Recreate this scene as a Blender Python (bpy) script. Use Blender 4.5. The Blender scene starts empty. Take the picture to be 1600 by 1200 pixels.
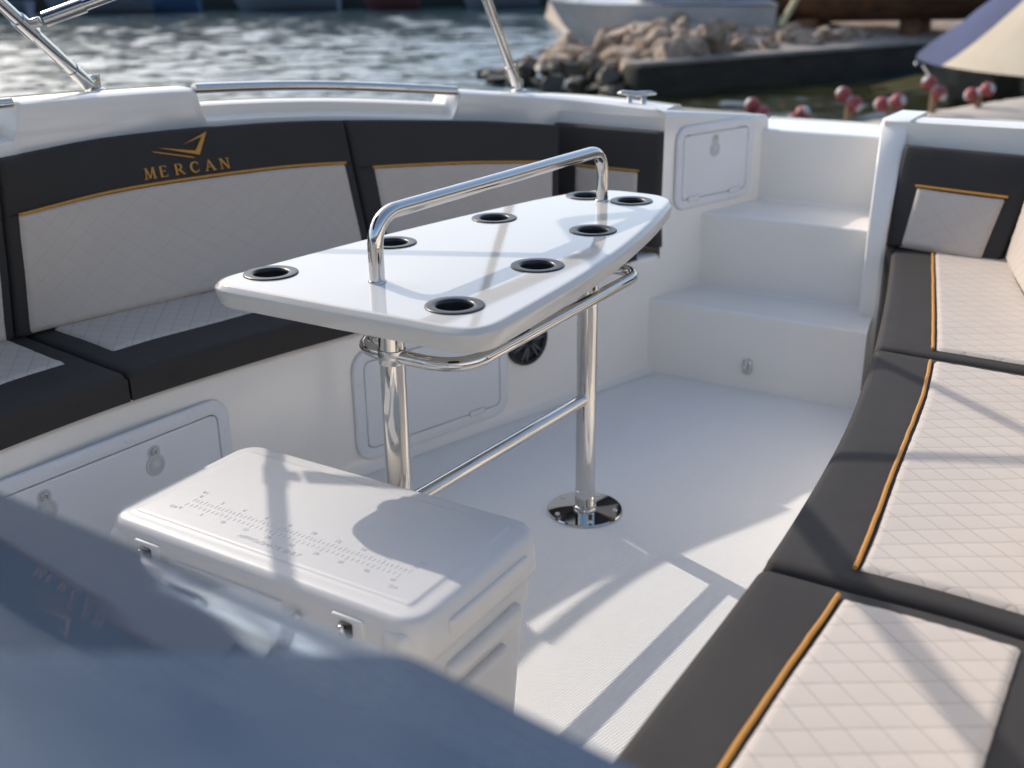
import bpy, bmesh, math, random
import numpy as np
from mathutils import Vector as V, Matrix, Quaternion, noise

random.seed(7)
SC = bpy.context.scene
COL = SC.collection
R = math.radians

# ------------------------------------------------------------------ camera, sky, sun, exposure
# x: across the boat (starboard +), y: along the boat (towards the far steps +), z: up, cockpit floor z = 0
cam_data = bpy.data.cameras.new('camera')
cam = bpy.data.objects.new('camera', cam_data)
COL.objects.link(cam)
SC.camera = cam
cam.matrix_world = Matrix(((0.85033, -0.18126, 0.49406, 0.0),
                           (0.52613, 0.31313, -0.79066, 0.0),
                           (-0.01139, 0.93225, 0.36162, 1.25),
                           (0, 0, 0, 1)))
cam_data.sensor_width = 36.0
cam_data.lens = 36.0 * 1700.0 / 1600.0
cam_data.clip_start = 0.02
cam_data.clip_end = 2000.0
cam_data.dof.use_dof = True
cam_data.dof.focus_distance = 2.05
cam_data.dof.aperture_fstop = 3.0

TO_SUN = V((-1.4, 0.50, 1.0)).normalized()
SUN_EL = math.asin(TO_SUN.z)
world = bpy.data.worlds.new('World')
SC.world = world
world.use_nodes = True
wn = world.node_tree
sky = wn.nodes.new('ShaderNodeTexSky')
sky.sky_type = 'NISHITA'
sky.sun_disc = False
sky.sun_elevation = SUN_EL
sky.sun_rotation = math.atan2(TO_SUN.x, TO_SUN.y)
sky.air_density = 1.0
sky.dust_density = 1.5
sky.ozone_density = 0.0
wn.nodes['Background'].inputs['Strength'].default_value = 0.15
wn.links.new(sky.outputs[0], wn.nodes['Background'].inputs['Color'])

sun_data = bpy.data.lights.new('sun', 'SUN')
sun_data.energy = 2.0
sun_data.angle = R(0.5)
sun_data.color = (1.0, 0.92, 0.83)
sun = bpy.data.objects.new('sun', sun_data)
COL.objects.link(sun)
sun.rotation_euler = (-TO_SUN).to_track_quat('-Z', 'Y').to_euler()

SC.view_settings.view_transform = 'Standard'
SC.view_settings.look = 'None'
SC.view_settings.exposure = 0.61
SC.view_settings.gamma = 1.0
SC.view_settings.use_curve_mapping = False
SC.render.engine = 'CYCLES'
SC.cycles.max_bounces = 8
SC.cycles.diffuse_bounces = 6
SC.cycles.glossy_bounces = 4
SC.cycles.transparent_max_bounces = 8
SC.cycles.caustics_reflective = True
SC.cycles.blur_glossy = 0.6
SC.cycles.sample_clamp_indirect = 6.0
SC.cycles.use_denoising = True

# ------------------------------------------------------------------ materials
def new_mat(name):
    m = bpy.data.materials.new(name)
    m.use_nodes = True
    nt = m.node_tree
    return m, nt, nt.nodes['Principled BSDF']

def N(nt, kind, **kw):
    n = nt.nodes.new(kind)
    for k, v in kw.items():
        if k in n.inputs.keys():
            n.inputs[k].default_value = v
        else:
            setattr(n, k, v)
    return n

def math_node(nt, op, a, b=None, c=None):
    n = nt.nodes.new('ShaderNodeMath')
    n.operation = op
    for i, x in enumerate((a, b, c)):
        if x is None:
            continue
        if isinstance(x, (int, float)):
            n.inputs[i].default_value = x
        else:
            nt.links.new(x, n.inputs[i])
    return n.outputs[0]

def mat(name, col, rough=0.5, metal=0.0, spec=0.5, var=0.0, vscale=6.0, rvar=0.0, bump=0.0, bscale=200.0,
        coat=0.0, stretch=None, sheen=0.0, col2=None, detail=4.0):
    m, nt, b = new_mat(name)
    L = nt.links.new
    b.inputs['Base Color'].default_value = (*col, 1)
    b.inputs['Roughness'].default_value = rough
    b.inputs['Metallic'].default_value = metal
    b.inputs['Specular IOR Level'].default_value = spec
    b.inputs['Coat Weight'].default_value = coat
    b.inputs['Coat Roughness'].default_value = 0.08
    b.inputs['Sheen Weight'].default_value = sheen
    tc = N(nt, 'ShaderNodeTexCoord')
    vec = tc.outputs['Object']
    if stretch:
        mp = N(nt, 'ShaderNodeMapping')
        mp.inputs['Scale'].default_value = stretch
        L(vec, mp.inputs['Vector'])
        vec = mp.outputs[0]
    if var or rvar or col2:
        nz = N(nt, 'ShaderNodeTexNoise', Scale=vscale, Detail=detail, Roughness=0.6)
        L(vec, nz.inputs['Vector'])
        if var or col2:
            mx = N(nt, 'ShaderNodeMix', data_type='RGBA')
            c2 = col2 or tuple(max(0, c * (1 - var)) for c in col)
            rmp = N(nt, 'ShaderNodeMapRange')
            rmp.inputs['From Min'].default_value = 0.32
            rmp.inputs['From Max'].default_value = 0.68
            L(nz.outputs['Fac'], rmp.inputs['Value'])
            mx.inputs['A'].default_value = (*col, 1)
            mx.inputs['B'].default_value = (*c2, 1)
            L(rmp.outputs[0], mx.inputs['Factor'])
            L(mx.outputs['Result'], b.inputs['Base Color'])
        if rvar:
            o = math_node(nt, 'MULTIPLY_ADD', nz.outputs['Fac'], rvar, rough - rvar / 2)
            L(o, b.inputs['Roughness'])
    if bump:
        nb = N(nt, 'ShaderNodeTexNoise', Scale=bscale, Detail=3.0)
        L(vec, nb.inputs['Vector'])
        bp = N(nt, 'ShaderNodeBump', Strength=bump, Distance=0.002)
        L(nb.outputs['Fac'], bp.inputs['Height'])
        L(bp.outputs[0], b.inputs['Normal'])
    return m

GEL = mat('white_gelcoat', (0.90, 0.855, 0.785), 0.12, coat=0.3, var=0.05, vscale=2.2, rvar=0.08, bump=0.02, bscale=7.0)
TABLE_W = mat('table_gelcoat', (0.60, 0.575, 0.53), 0.06, coat=0.0, var=0.02, vscale=3.0, rvar=0.05, bump=0.012, bscale=9.0)
PLASTIC = mat('white_hatch_plastic', (0.76, 0.765, 0.77), 0.35, var=0.03, vscale=5.0, rvar=0.1, bump=0.03, bscale=350.0)
COOLER = mat('white_rotomoulded_plastic', (0.66, 0.645, 0.62), 0.42, var=0.03, vscale=5.0, rvar=0.12, bump=0.10, bscale=520.0)
COOLER_MARK = mat('embossed_marks', (0.66, 0.645, 0.62), 0.42)
LATCHP = mat('clear_latch_plastic', (0.58, 0.58, 0.565), 0.18, coat=0.3)
CHROME = mat('polished_stainless', (0.66, 0.645, 0.62), 0.035, metal=1.0, rvar=0.05, vscale=14.0)
CHROME_B = mat('brushed_stainless', (0.62, 0.61, 0.59), 0.24, metal=1.0, rvar=0.12, vscale=30.0)
BLACKP = mat('black_plastic', (0.012, 0.013, 0.015), 0.32, rvar=0.1, vscale=20.0)
BLACKIN = mat('black_cup_inside', (0.006, 0.006, 0.007), 0.6)
SPK_GREY = mat('speaker_spoke_grey', (0.13, 0.13, 0.135), 0.4)
GOLD = mat('gold_thread', (0.60, 0.27, 0.035), 0.45, bump=0.25, bscale=900.0)
NAVY = mat('navy_canvas', (0.022, 0.036, 0.10), 0.8, var=0.3, vscale=3.0, bump=0.2, bscale=60.0)
DARKGAP = mat('dark_gap', (0.02, 0.02, 0.02), 0.8)  # near-black, carries the shade inside lid and hinge gaps

def fabric(name, col, rough=0.72):
    m, nt, b = new_mat(name)
    L = nt.links.new
    tc = N(nt, 'ShaderNodeTexCoord')
    nz = N(nt, 'ShaderNodeTexNoise', Scale=7.0, Detail=5.0, Roughness=0.65)
    L(tc.outputs['Object'], nz.inputs['Vector'])
    mp = N(nt, 'ShaderNodeMapping')
    mp.inputs['Scale'].default_value = (900, 160, 420)
    L(tc.outputs['Object'], mp.inputs['Vector'])
    weave = N(nt, 'ShaderNodeTexNoise', Scale=1.0, Detail=2.0)
    L(mp.outputs[0], weave.inputs['Vector'])
    s = math_node(nt, 'ADD', math_node(nt, 'MULTIPLY', nz.outputs['Fac'], 0.6), math_node(nt, 'MULTIPLY', weave.outputs['Fac'], 0.6))
    mx = N(nt, 'ShaderNodeMix', data_type='RGBA')
    mx.inputs['A'].default_value = (*[c * 0.72 for c in col], 1)
    mx.inputs['B'].default_value = (*[c * 1.28 for c in col], 1)
    L(s, mx.inputs['Factor'])
    L(mx.outputs['Result'], b.inputs['Base Color'])
    b.inputs['Roughness'].default_value = rough
    b.inputs['Specular IOR Level'].default_value = 0.22
    wr = N(nt, 'ShaderNodeTexNoise', Scale=11.0, Detail=2.0)
    L(tc.outputs['Object'], wr.inputs['Vector'])
    h = math_node(nt, 'ADD', math_node(nt, 'MULTIPLY', wr.outputs['Fac'], 1.6), math_node(nt, 'MULTIPLY', weave.outputs['Fac'], 0.12))
    bp = N(nt, 'ShaderNodeBump', Strength=0.28, Distance=0.004)
    L(h, bp.inputs['Height'])
    L(bp.outputs[0], b.inputs['Normal'])
    return m

DARK = fabric('charcoal_vinyl', (0.043, 0.039, 0.036))

def quilt_material(name, seam, bmp):
    m, nt, b = new_mat(name)
    L = nt.links.new
    uv = N(nt, 'ShaderNodeUVMap')
    sp = N(nt, 'ShaderNodeSeparateXYZ')
    L(uv.outputs[0], sp.inputs[0])
    x, y = sp.outputs[0], sp.outputs[1]
    def line(slope, pitch):
        a = math_node(nt, 'DIVIDE', math_node(nt, 'MULTIPLY_ADD', x, slope, y), pitch)
        f = math_node(nt, 'FRACT', a)
        d = math_node(nt, 'ABSOLUTE', math_node(nt, 'SUBTRACT', f, 0.5))
        return math_node(nt, 'SUBTRACT', 0.5, d)          # 0 on a seam, 0.5 mid diamond
    d = math_node(nt, 'MINIMUM', line(-0.63, 0.048), line(0.88, 0.052))
    mr = N(nt, 'ShaderNodeMapRange', interpolation_type='SMOOTHSTEP')
    mr.inputs['From Min'].default_value = 0.0
    mr.inputs['From Max'].default_value = 0.035
    L(d, mr.inputs['Value'])
    tc = N(nt, 'ShaderNodeTexCoord')
    nz = N(nt, 'ShaderNodeTexNoise', Scale=9.0, Detail=5.0)
    L(tc.outputs['Object'], nz.inputs['Vector'])
    mx = N(nt, 'ShaderNodeMix', data_type='RGBA')
    mx.inputs['A'].default_value = (0.61, 0.535, 0.46, 1)
    mx.inputs['B'].default_value = (0.55, 0.48, 0.41, 1)
    L(nz.outputs['Fac'], mx.inputs['Factor'])
    mx2 = N(nt, 'ShaderNodeMix', data_type='RGBA')
    mx2.inputs['A'].default_value = (*seam, 1)
    L(mr.outputs[0], mx2.inputs['Factor'])
    L(mx.outputs['Result'], mx2.inputs['B'])
    L(mx2.outputs['Result'], b.inputs['Base Color'])
    b.inputs['Roughness'].default_value = 0.55
    b.inputs['Specular IOR Level'].default_value = 0.35
    grain = N(nt, 'ShaderNodeTexNoise', Scale=600.0, Detail=2.0)
    L(tc.outputs['Object'], grain.inputs['Vector'])
    wide = N(nt, 'ShaderNodeMapRange', interpolation_type='SMOOTHSTEP')
    wide.inputs['From Max'].default_value = 0.08
    L(d, wide.inputs['Value'])
    h = math_node(nt, 'ADD', wide.outputs[0], math_node(nt, 'MULTIPLY', grain.outputs['Fac'], 0.10))
    bp = N(nt, 'ShaderNodeBump', Strength=bmp, Distance=0.002)
    L(h, bp.inputs['Height'])
    L(bp.outputs[0], b.inputs['Normal'])
    return m
QUILT = quilt_material('quilted_light_grey_vinyl', (0.37, 0.32, 0.27), 0.22)
QUILT_SOFT = quilt_material('softly_quilted_vinyl', (0.52, 0.455, 0.39), 0.10)

def deck_material():
    m, nt, b = new_mat('non_skid_deck')
    L = nt.links.new
    tc = N(nt, 'ShaderNodeTexCoord')
    sp = N(nt, 'ShaderNodeSeparateXYZ')
    L(tc.outputs['Object'], sp.inputs[0])
    k = 2 * math.pi / 0.0085
    u = math_node(nt, 'MULTIPLY', math_node(nt, 'MULTIPLY_ADD', sp.outputs[0], 0.848, math_node(nt, 'MULTIPLY', sp.outputs[1], 0.53)), k)
    v = math_node(nt, 'MULTIPLY', math_node(nt, 'MULTIPLY_ADD', sp.outputs[0], -0.53, math_node(nt, 'MULTIPLY', sp.outputs[1], 0.848)), k)
    h = math_node(nt, 'MULTIPLY', math_node(nt, 'SINE', u), math_node(nt, 'SINE', v))
    bp = N(nt, 'ShaderNodeBump', Strength=0.42, Distance=0.0016)
    L(h, bp.inputs['Height'])
    L(bp.outputs[0], b.inputs['Normal'])
    nz = N(nt, 'ShaderNodeTexNoise', Scale=3.5, Detail=6.0, Roughness=0.65)
    L(tc.outputs['Object'], nz.inputs['Vector'])
    nz2 = N(nt, 'ShaderNodeTexNoise', Scale=60.0, Detail=2.0)
    L(tc.outputs['Object'], nz2.inputs['Vector'])
    mx = N(nt, 'ShaderNodeMix', data_type='RGBA')
    mx.inputs['A'].default_value = (0.90, 0.88, 0.84, 1)
    mx.inputs['B'].default_value = (0.85, 0.83, 0.79, 1)
    L(nz.outputs['Fac'], mx.inputs['Factor'])
    dirt = N(nt, 'ShaderNodeMapRange')
    dirt.inputs['From Min'].default_value = 0.70
    dirt.inputs['From Max'].default_value = 0.80
    dirt.inputs['To Min'].default_value = 1.0
    dirt.inputs['To Max'].default_value = 0.9
    L(nz2.outputs['Fac'], dirt.inputs['Value'])
    mm = N(nt, 'ShaderNodeMix', data_type='RGBA', blend_type='MULTIPLY')
    mm.inputs['Factor'].default_value = 1.0
    L(mx.outputs['Result'], mm.inputs['A'])
    L(dirt.outputs[0], mm.inputs['B'])
    L(mm.outputs['Result'], b.inputs['Base Color'])
    b.inputs['Roughness'].default_value = 0.38
    return m
DECK = deck_material()

# ------------------------------------------------------------------ object helpers
ORG = {}

def root_origin(o):
    return ORG.get(o.name, V((0, 0, 0)))

def tag(o, label=None, cat=None, group=None, kind=None):
    if label: o['label'] = label
    if cat: o['category'] = cat
    if group: o['group'] = group
    if kind: o['kind'] = kind
    return o

def thing(name, loc, label, cat, group=None):
    o = bpy.data.objects.new(name, None)
    o.empty_display_size = 0.1
    COL.objects.link(o)
    o.location = loc
    ORG[o.name] = V(loc)
    return tag(o, label, cat, group)

def mesh_obj(name, verts, faces, m, parent=None, smooth=True, uvs=None, loc=None, flat=None, sharp=None):
    """verts in world space; the object's origin is its root's (or loc)."""
    org = root_origin(parent) if parent else V(loc or (0, 0, 0))
    me = bpy.data.meshes.new(name)
    me.from_pydata([V(v) - org for v in verts], [], faces)
    me.validate()
    me.polygons.foreach_set('use_smooth', [smooth] * len(me.polygons))
    if flat:
        for i in flat:
            if i < len(me.polygons):
                me.polygons[i].use_smooth = False
    if uvs:
        ul = me.uv_layers.new(name='UVMap')
        for lp in me.loops:
            ul.data[lp.index].uv = uvs[lp.vertex_index]
    me.update()
    if smooth and sharp:
        me.set_sharp_from_angle(angle=R(sharp))
    me.materials.append(m)
    o = bpy.data.objects.new(name, me)
    COL.objects.link(o)
    if parent:
        o.parent = parent
        ORG[o.name] = org
    else:
        o.location = org
        ORG[o.name] = org
    return o

class Geo:
    """collects several solids into one mesh"""
    def __init__(self): self.v, self.f = [], []
    def add(self, v, f):
        n = len(self.v)
        self.v += [V(p) for p in v]
        self.f += [tuple(i + n for i in q) for q in f]
        return self
    def build(self, name, m, parent=None, **kw):
        return mesh_obj(name, self.v, self.f, m, parent, **kw)

def grid_faces(nu, nv, closed_u=False, closed_v=False):
    f = []
    for i in range(nu if closed_u else nu - 1):
        for j in range(nv if closed_v else nv - 1):
            a, b = i * nv + j, i * nv + (j + 1) % nv
            c, d = ((i + 1) % nu) * nv + (j + 1) % nv, ((i + 1) % nu) * nv + j
            f.append((a, b, c, d))
    return f

def loft(rows, closed_u=False, closed_v=False):
    v = [p for r in rows for p in r]
    return v, grid_faces(len(rows), len(rows[0]), closed_u, closed_v)

def catmull(pts, t):
    n = len(pts)
    i = max(0, min(n - 2, int(math.floor(t))))
    f = t - i
    p0 = pts[i - 1] if i > 0 else pts[0] * 2 - pts[1]
    p1, p2 = pts[i], pts[i + 1]
    p3 = pts[i + 2] if i + 2 < n else pts[-1] * 2 - pts[-2]
    return 0.5 * ((2 * p1) + (p2 - p0) * f + (2 * p0 - 5 * p1 + 4 * p2 - p3) * f * f + (3 * p1 - p0 - 3 * p2 + p3) * f ** 3)

def fillet(pts, rad, n=7):
    pts = [V(p) for p in pts]
    rads = rad if isinstance(rad, (list, tuple)) else [rad] * len(pts)
    out = [pts[0]]
    for i in range(1, len(pts) - 1):
        a, b, c = pts[i - 1], pts[i], pts[i + 1]
        d1, d2 = (a - b), (c - b)
        r = min(rads[i], d1.length * 0.49, d2.length * 0.49)
        p, q = b + d1.normalized() * r, b + d2.normalized() * r
        for k in range(n + 1):
            t = k / n
            out.append((1 - t) ** 2 * p + 2 * t * (1 - t) * b + t * t * q)
    out.append(pts[-1])
    return out

def tube_geo(pts, r, seg=14, closed=False, cap=True):
    pts = [V(p) for p in pts]
    n = len(pts)
    tan = []
    for i in range(n):
        a = pts[i - 1] if (i > 0 or closed) else pts[i]
        b = pts[(i + 1) % n] if (i < n - 1 or closed) else pts[i]
        tan.append((b - a).normalized())
    up = V((0, 0, 1)) if abs(tan[0].z) < 0.9 else V((1, 0, 0))
    nrm = (up - tan[0] * up.dot(tan[0])).normalized()
    rows = []
    for i in range(n):
        nrm = (nrm - tan[i] * nrm.dot(tan[i])).normalized()
        bn = tan[i].cross(nrm)
        rr = r[i] if isinstance(r, (list, tuple)) else r
        rows.append([pts[i] + (nrm * math.cos(2 * math.pi * k / seg) + bn * math.sin(2 * math.pi * k / seg)) * rr for k in range(seg)])
    v, f = loft(rows, closed, True)
    f = [tuple(reversed(q)) for q in f]
    if cap and not closed:
        f.append(tuple(range(seg)))
        f.append(tuple(reversed(range((n - 1) * seg, n * seg))))
    return v, f

def tube(name, pts, r, m, parent=None, seg=16, closed=False, **kw):
    v, f = tube_geo(pts, r, seg, closed)
    return mesh_obj(name, v, f, m, parent, sharp=50, **kw)

def lathe_geo(profile, c, axis=V((0, 0, 1)), seg=32, sx=None):
    """profile: list of (radius, height) along axis from c"""
    axis = V(axis).normalized()
    a = V((0, 0, 1)) if abs(axis.z) < 0.9 else V((1, 0, 0))
    e1 = (a - axis * a.dot(axis)).normalized()
    e2 = axis.cross(e1)
    rows = []
    for r, h in profile:
        rows.append([V(c) + axis * h + (e1 * math.cos(2 * math.pi * k / seg) + e2 * math.sin(2 * math.pi * k / seg)) * r for k in range(seg)])
    v, f = loft(rows, False, True)
    return v, f

def box_geo(c, s, rot=None):
    c, s = V(c), V(s) * 0.5
    v = [V((x * s.x, y * s.y, z * s.z)) for x in (-1, 1) for y in (-1, 1) for z in (-1, 1)]
    if rot is not None:
        v = [rot @ p for p in v]
    v = [p + c for p in v]
    f = [(0, 1, 3, 2), (4, 6, 7, 5), (0, 4, 5, 1), (2, 3, 7, 6), (0, 2, 6, 4), (1, 5, 7, 3)]
    return v, f

def bevel_box(name, c, s, m, parent=None, rad=0.01, seg=3, rot=None, **kw):
    bm = bmesh.new()
    bmesh.ops.create_cube(bm, size=1.0)
    for p in bm.verts:
        p.co = V((p.co.x * s[0], p.co.y * s[1], p.co.z * s[2]))
    bmesh.ops.bevel(bm, geom=bm.edges[:], offset=rad, segments=seg, profile=0.5, affect='EDGES')
    vs = [(rot @ p.co if rot else p.co.copy()) + V(c) for p in bm.verts]
    bm.verts.index_update()
    fs = [tuple(q.index for q in f.verts) for f in bm.faces]
    bm.free()
    return mesh_obj(name, vs, fs, m, parent, sharp=60, **kw)

def rrect(w, h, r, n=7):
    """rounded rectangle outline, ccw, centred"""
    out = []
    for cx, cy, a0 in ((w / 2 - r, h / 2 - r, 0), (-w / 2 + r, h / 2 - r, 90), (-w / 2 + r, -h / 2 + r, 180), (w / 2 - r, -h / 2 + r, 270)):
        for k in range(n + 1):
            a = R(a0 + 90 * k / n)
            out.append((cx + r * math.cos(a), cy + r * math.sin(a)))
    return out

def inset(outline, d):
    """offset a ccw outline inwards by d (miter, small d)"""
    n = len(outline)
    out = []
    for i in range(n):
        a, b, c = V(outline[i - 1]).to_2d(), V(outline[i]).to_2d(), V(outline[(i + 1) % n]).to_2d()
        t1, t2 = (b - a), (c - b)
        t1 = t1.normalized() if t1.length > 1e-9 else t2.normalized()
        t2 = t2.normalized() if t2.length > 1e-9 else t1
        n1, n2 = V((-t1.y, t1.x)), V((-t2.y, t2.x))
        bis = (n1 + n2)
        if bis.length < 1e-6:
            bis = n1
        bis.normalize()
        k = d / max(0.5, bis.dot(n1))
        out.append((b.x + bis.x * k, b.y + bis.y * k))
    return out

class Frame:
    """local frame on a wall: x right, y up, z out"""
    def __init__(self, o, x, y):
        self.o, self.x = V(o), V(x).normalized()
        self.z = self.x.cross(V(y)).normalized()
        self.y = self.z.cross(self.x)
    def __call__(self, x, y, z=0.0):
        return self.o + self.x * x + self.y * y + self.z * z

def rings_geo(outline, prof, fr, cap_top=True, cap_bottom=False):
    """outline ccw in the frame; prof: list of (inset, height)"""
    rows = []
    for ins, h in prof:
        ol = inset(outline, ins) if abs(ins) > 1e-9 else outline
        rows.append([fr(p[0], p[1], h) for p in ol])
    v, f = loft(rows, False, True)
    n = len(outline)
    if cap_top:
        f.append(tuple(range((len(rows) - 1) * n, len(rows) * n)))
    if cap_bottom:
        f.append(tuple(reversed(range(n))))
    return v, f

WORLD = Frame((0, 0, 0), (1, 0, 0), (0, 1, 0))

# ------------------------------------------------------------------ plan curves of the cockpit
def curve_fn(pts):
    pts = [V((*p, 0)) if len(p) == 2 else V(p) for p in pts]
    return lambda t: catmull(pts, t)

def interp(tab):
    """smooth y -> x from a table of (y, x)"""
    ys = [p[0] for p in tab]
    def f(y):
        if y <= ys[0]: return tab[0][1]
        if y >= ys[-1]:
            return tab[-1][1] + (y - ys[-1]) * (tab[-1][1] - tab[-2][1]) / (ys[-1] - ys[-2])
        for i in range(len(ys) - 1):
            if y <= ys[i + 1]:
                x0 = tab[i - 1][1] if i else tab[i][1] - (tab[i + 1][1] - tab[i][1])
                y0 = ys[i - 1] if i else ys[i] - (ys[i + 1] - ys[i])
                h = ys[i + 1] - ys[i]
                m1 = (tab[i + 1][1] - x0) / (ys[i + 1] - y0) * h
                if i + 2 < len(ys):
                    m2 = (tab[i + 2][1] - tab[i][1]) / (ys[i + 2] - ys[i]) * h
                else:
                    m2 = tab[i + 1][1] - tab[i][1]
                t = (y - ys[i]) / h
                return ((2 * t ** 3 - 3 * t * t + 1) * tab[i][1] + (t ** 3 - 2 * t * t + t) * m1 +
                        (-2 * t ** 3 + 3 * t * t) * tab[i + 1][1] + (t ** 3 - t * t) * m2)
    return f

KICK_P = interp([(-1.5, -1.86), (0.5, -1.865), (1.1, -1.862), (1.4, -1.845), (1.74, -1.785), (2.03, -1.712), (2.27, -1.647),
                 (2.51, -1.571), (2.76, -1.493), (3.05, -1.396), (3.3, -1.316), (3.57, -1.235), (3.95, -1.125)])
SEAT_S = interp([(-1.5, -0.405), (0.0, -0.41), (0.88, -0.415), (1.31, -0.415), (1.53, -0.424), (1.80, -0.444), (2.03, -0.472),
                 (2.31, -0.515), (2.76, -0.60), (3.30, -0.715)])
PIPE_S = interp([(-1.5, -0.30), (0.0, -0.303), (0.9, -0.305), (1.08, -0.302), (1.3, -0.296), (1.40, -0.298), (1.72, -0.328),
                 (2.05, -0.358), (2.22, -0.381), (2.40, -0.410), (3.18, -0.575), (3.3, -0.60)])
T_ = [V(p) for p in [(-2.25, 0.60, .835), (-2.27, 1.10, .838), (-2.285, 1.489, .842), (-2.30, 1.82, .855), (-2.22, 2.233, .845),
                     (-2.11, 2.48, .829), (-1.946, 2.766, .805), (-1.80, 2.92, .789), (-1.69, 3.01, .777)]]
J_ = [V(p) for p in [(-2.22, 0.56, .448), (-2.25, 1.05, .448), (-2.25, 1.43, .448), (-2.18, 1.76, .448), (-2.07, 2.19, .448),
                     (-1.98, 2.42, .448), (-1.85, 2.68, .448), (-1.74, 2.84, .448), (-1.66, 2.95, .448)]]
G_ = [V(p) for p in [(-2.32, -1.6, .975), (-2.33, 0.4, .97), (-2.335, 1.1, .966), (-2.335, 1.53, .962), (-2.34, 1.83, .954), (-2.335, 2.13, .940),
                     (-2.24, 2.53, .915), (-1.98, 2.86, .880), (-1.755, 3.125, .843), (-1.405, 3.155, .822)]]
GS_ = [V(p) for p in [(-.735, 3.46, .792), (-.40, 3.40, .802), (-.14, 3.24, .82), (.06, 2.92, .85), (.20, 2.5, .88), (.28, 2.0, .92),
                      (.31, 1.2, .95), (.31, 0.2, .96), (.30, -1.6, .97)]]

EYE = V((0, 0, 1.25))
def pull(pts, ks):
    return [EYE + (p - EYE) * k for p, k in zip(pts, ks)]
G_ = pull(G_, [.956] * 7 + [.974, 1.0, 1.0])
T_ = pull(T_, [.965] * 6 + [.972, .982, .992])
J_ = pull(J_, [.99] * 9)
for p in J_: p.z = .448

# ------------------------------------------------------------------ the setting: water, banks, far shore
WATER_Z = -0.7
def water_material():
    m, nt, b = new_mat('harbour_water')
    L = nt.links.new
    b.inputs['Base Color'].default_value = (0.012, 0.036, 0.046, 1)
    geo = N(nt, 'ShaderNodeNewGeometry')
    dist = N(nt, 'ShaderNodeVectorMath', operation='DISTANCE')
    dist.inputs[1].default_value = (-3.2, 15.0, -0.7)
    L(geo.outputs['Position'], dist.inputs[0])
    sh = N(nt, 'ShaderNodeMapRange', interpolation_type='SMOOTHSTEP')
    sh.inputs['From Min'].default_value = 3.5
    sh.inputs['From Max'].default_value = 7.0
    L(dist.outputs['Value'], sh.inputs['Value'])
    wm = N(nt, 'ShaderNodeMix', data_type='RGBA')
    wm.inputs['A'].default_value = (0.030, 0.031, 0.010, 1)   # shallow over weed
    wm.inputs['B'].default_value = (0.014, 0.040, 0.052, 1)   # deep harbour
    L(sh.outputs[0], wm.inputs['Factor'])
    L(wm.outputs['Result'], b.inputs['Base Color'])
    b.inputs['Roughness'].default_value = 0.13
    b.inputs['IOR'].default_value = 1.33
    b.inputs['Specular Tint'].default_value = (0.50, 0.80, 1.0, 1)  # blue of the reflected sky put into the tint
    tc = N(nt, 'ShaderNodeTexCoord')
    mp = N(nt, 'ShaderNodeMapping')
    mp.inputs['Rotation'].default_value = (0, 0, R(-35))
    mp.inputs['Scale'].default_value = (0.55, 1.5, 1)
    L(tc.outputs['Object'], mp.inputs['Vector'])
    n1 = N(nt, 'ShaderNodeTexNoise', Scale=1.5, Detail=3.0, Roughness=0.55, Distortion=0.4)
    n2 = N(nt, 'ShaderNodeTexNoise', Scale=6.0, Detail=3.0, Roughness=0.55)
    n3 = N(nt, 'ShaderNodeTexNoise', Scale=0.16, Detail=3.0)
    for n in (n1, n2, n3):
        L(mp.outputs[0], n.inputs['Vector'])
    calm = N(nt, 'ShaderNodeMapRange')
    calm.inputs['From Min'].default_value = 0.35
    calm.inputs['From Max'].default_value = 0.65
    calm.inputs['To Min'].default_value = 0.55
    calm.inputs['To Max'].default_value = 1.25
    L(n3.outputs['Fac'], calm.inputs['Value'])
    h = math_node(nt, 'MULTIPLY_ADD', n2.outputs['Fac'], 0.28, n1.outputs['Fac'])
    h = math_node(nt, 'MULTIPLY', h, calm.outputs[0])
    bp = N(nt, 'ShaderNodeBump', Strength=0.35, Distance=0.05)
    L(h, bp.inputs['Height'])
    L(bp.outputs[0], b.inputs['Normal'])
    return m

# one sheet to the horizon; the part in front of the boat carries real waves
rs = np.exp(np.linspace(math.log(3.2), math.log(75.0), 430))
th = np.radians(np.linspace(-4.0, 66.0, 420))               # from +y towards -x
RR, TH = np.meshgrid(rs, th, indexing='ij')
WX, WY = -RR * np.sin(TH), RR * np.cos(TH)
rw = np.random.RandomState(5)
H = np.zeros_like(WX)
for _ in range(46):
    lam = math.exp(rw.uniform(math.log(.26), math.log(2.6)))
    a = math.radians(122 + rw.normal(0, 30))
    kx, ky = math.cos(a) * 2 * math.pi / lam, math.sin(a) * 2 * math.pi / lam
    amp = .0056 * lam ** .78
    ph = rw.uniform(0, 6.28)
    env = .55 + .45 * np.sin(WX * .11 * rw.uniform(.5, 1.6) + WY * .17 * rw.uniform(.5, 1.6) + rw.uniform(0, 6.28))
    H += amp * env * np.sin(kx * WX + ky * WY + ph + .6 * np.sin(WX * .5 + ph) + .6 * np.sin(WY * .4 - ph))
fade = np.clip((RR - 3.2) / 1.5, 0, 1) * np.clip((75 - RR) / 12, 0, 1) * np.clip((TH - th[0]) / .04, 0, 1) * np.clip((th[-1] - TH) / .04, 0, 1)
H *= fade
nv_, nr_ = len(th), len(rs)
vv = np.stack([WX, WY, WATER_Z + H], -1).reshape(-1, 3)
ii, jj = np.meshgrid(np.arange(nr_ - 1), np.arange(nv_ - 1), indexing='ij')
q = np.stack([ii * nv_ + jj, (ii + 1) * nv_ + jj, (ii + 1) * nv_ + jj + 1, ii * nv_ + jj + 1], -1).reshape(-1, 4)
nb_ = len(vv)
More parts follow.
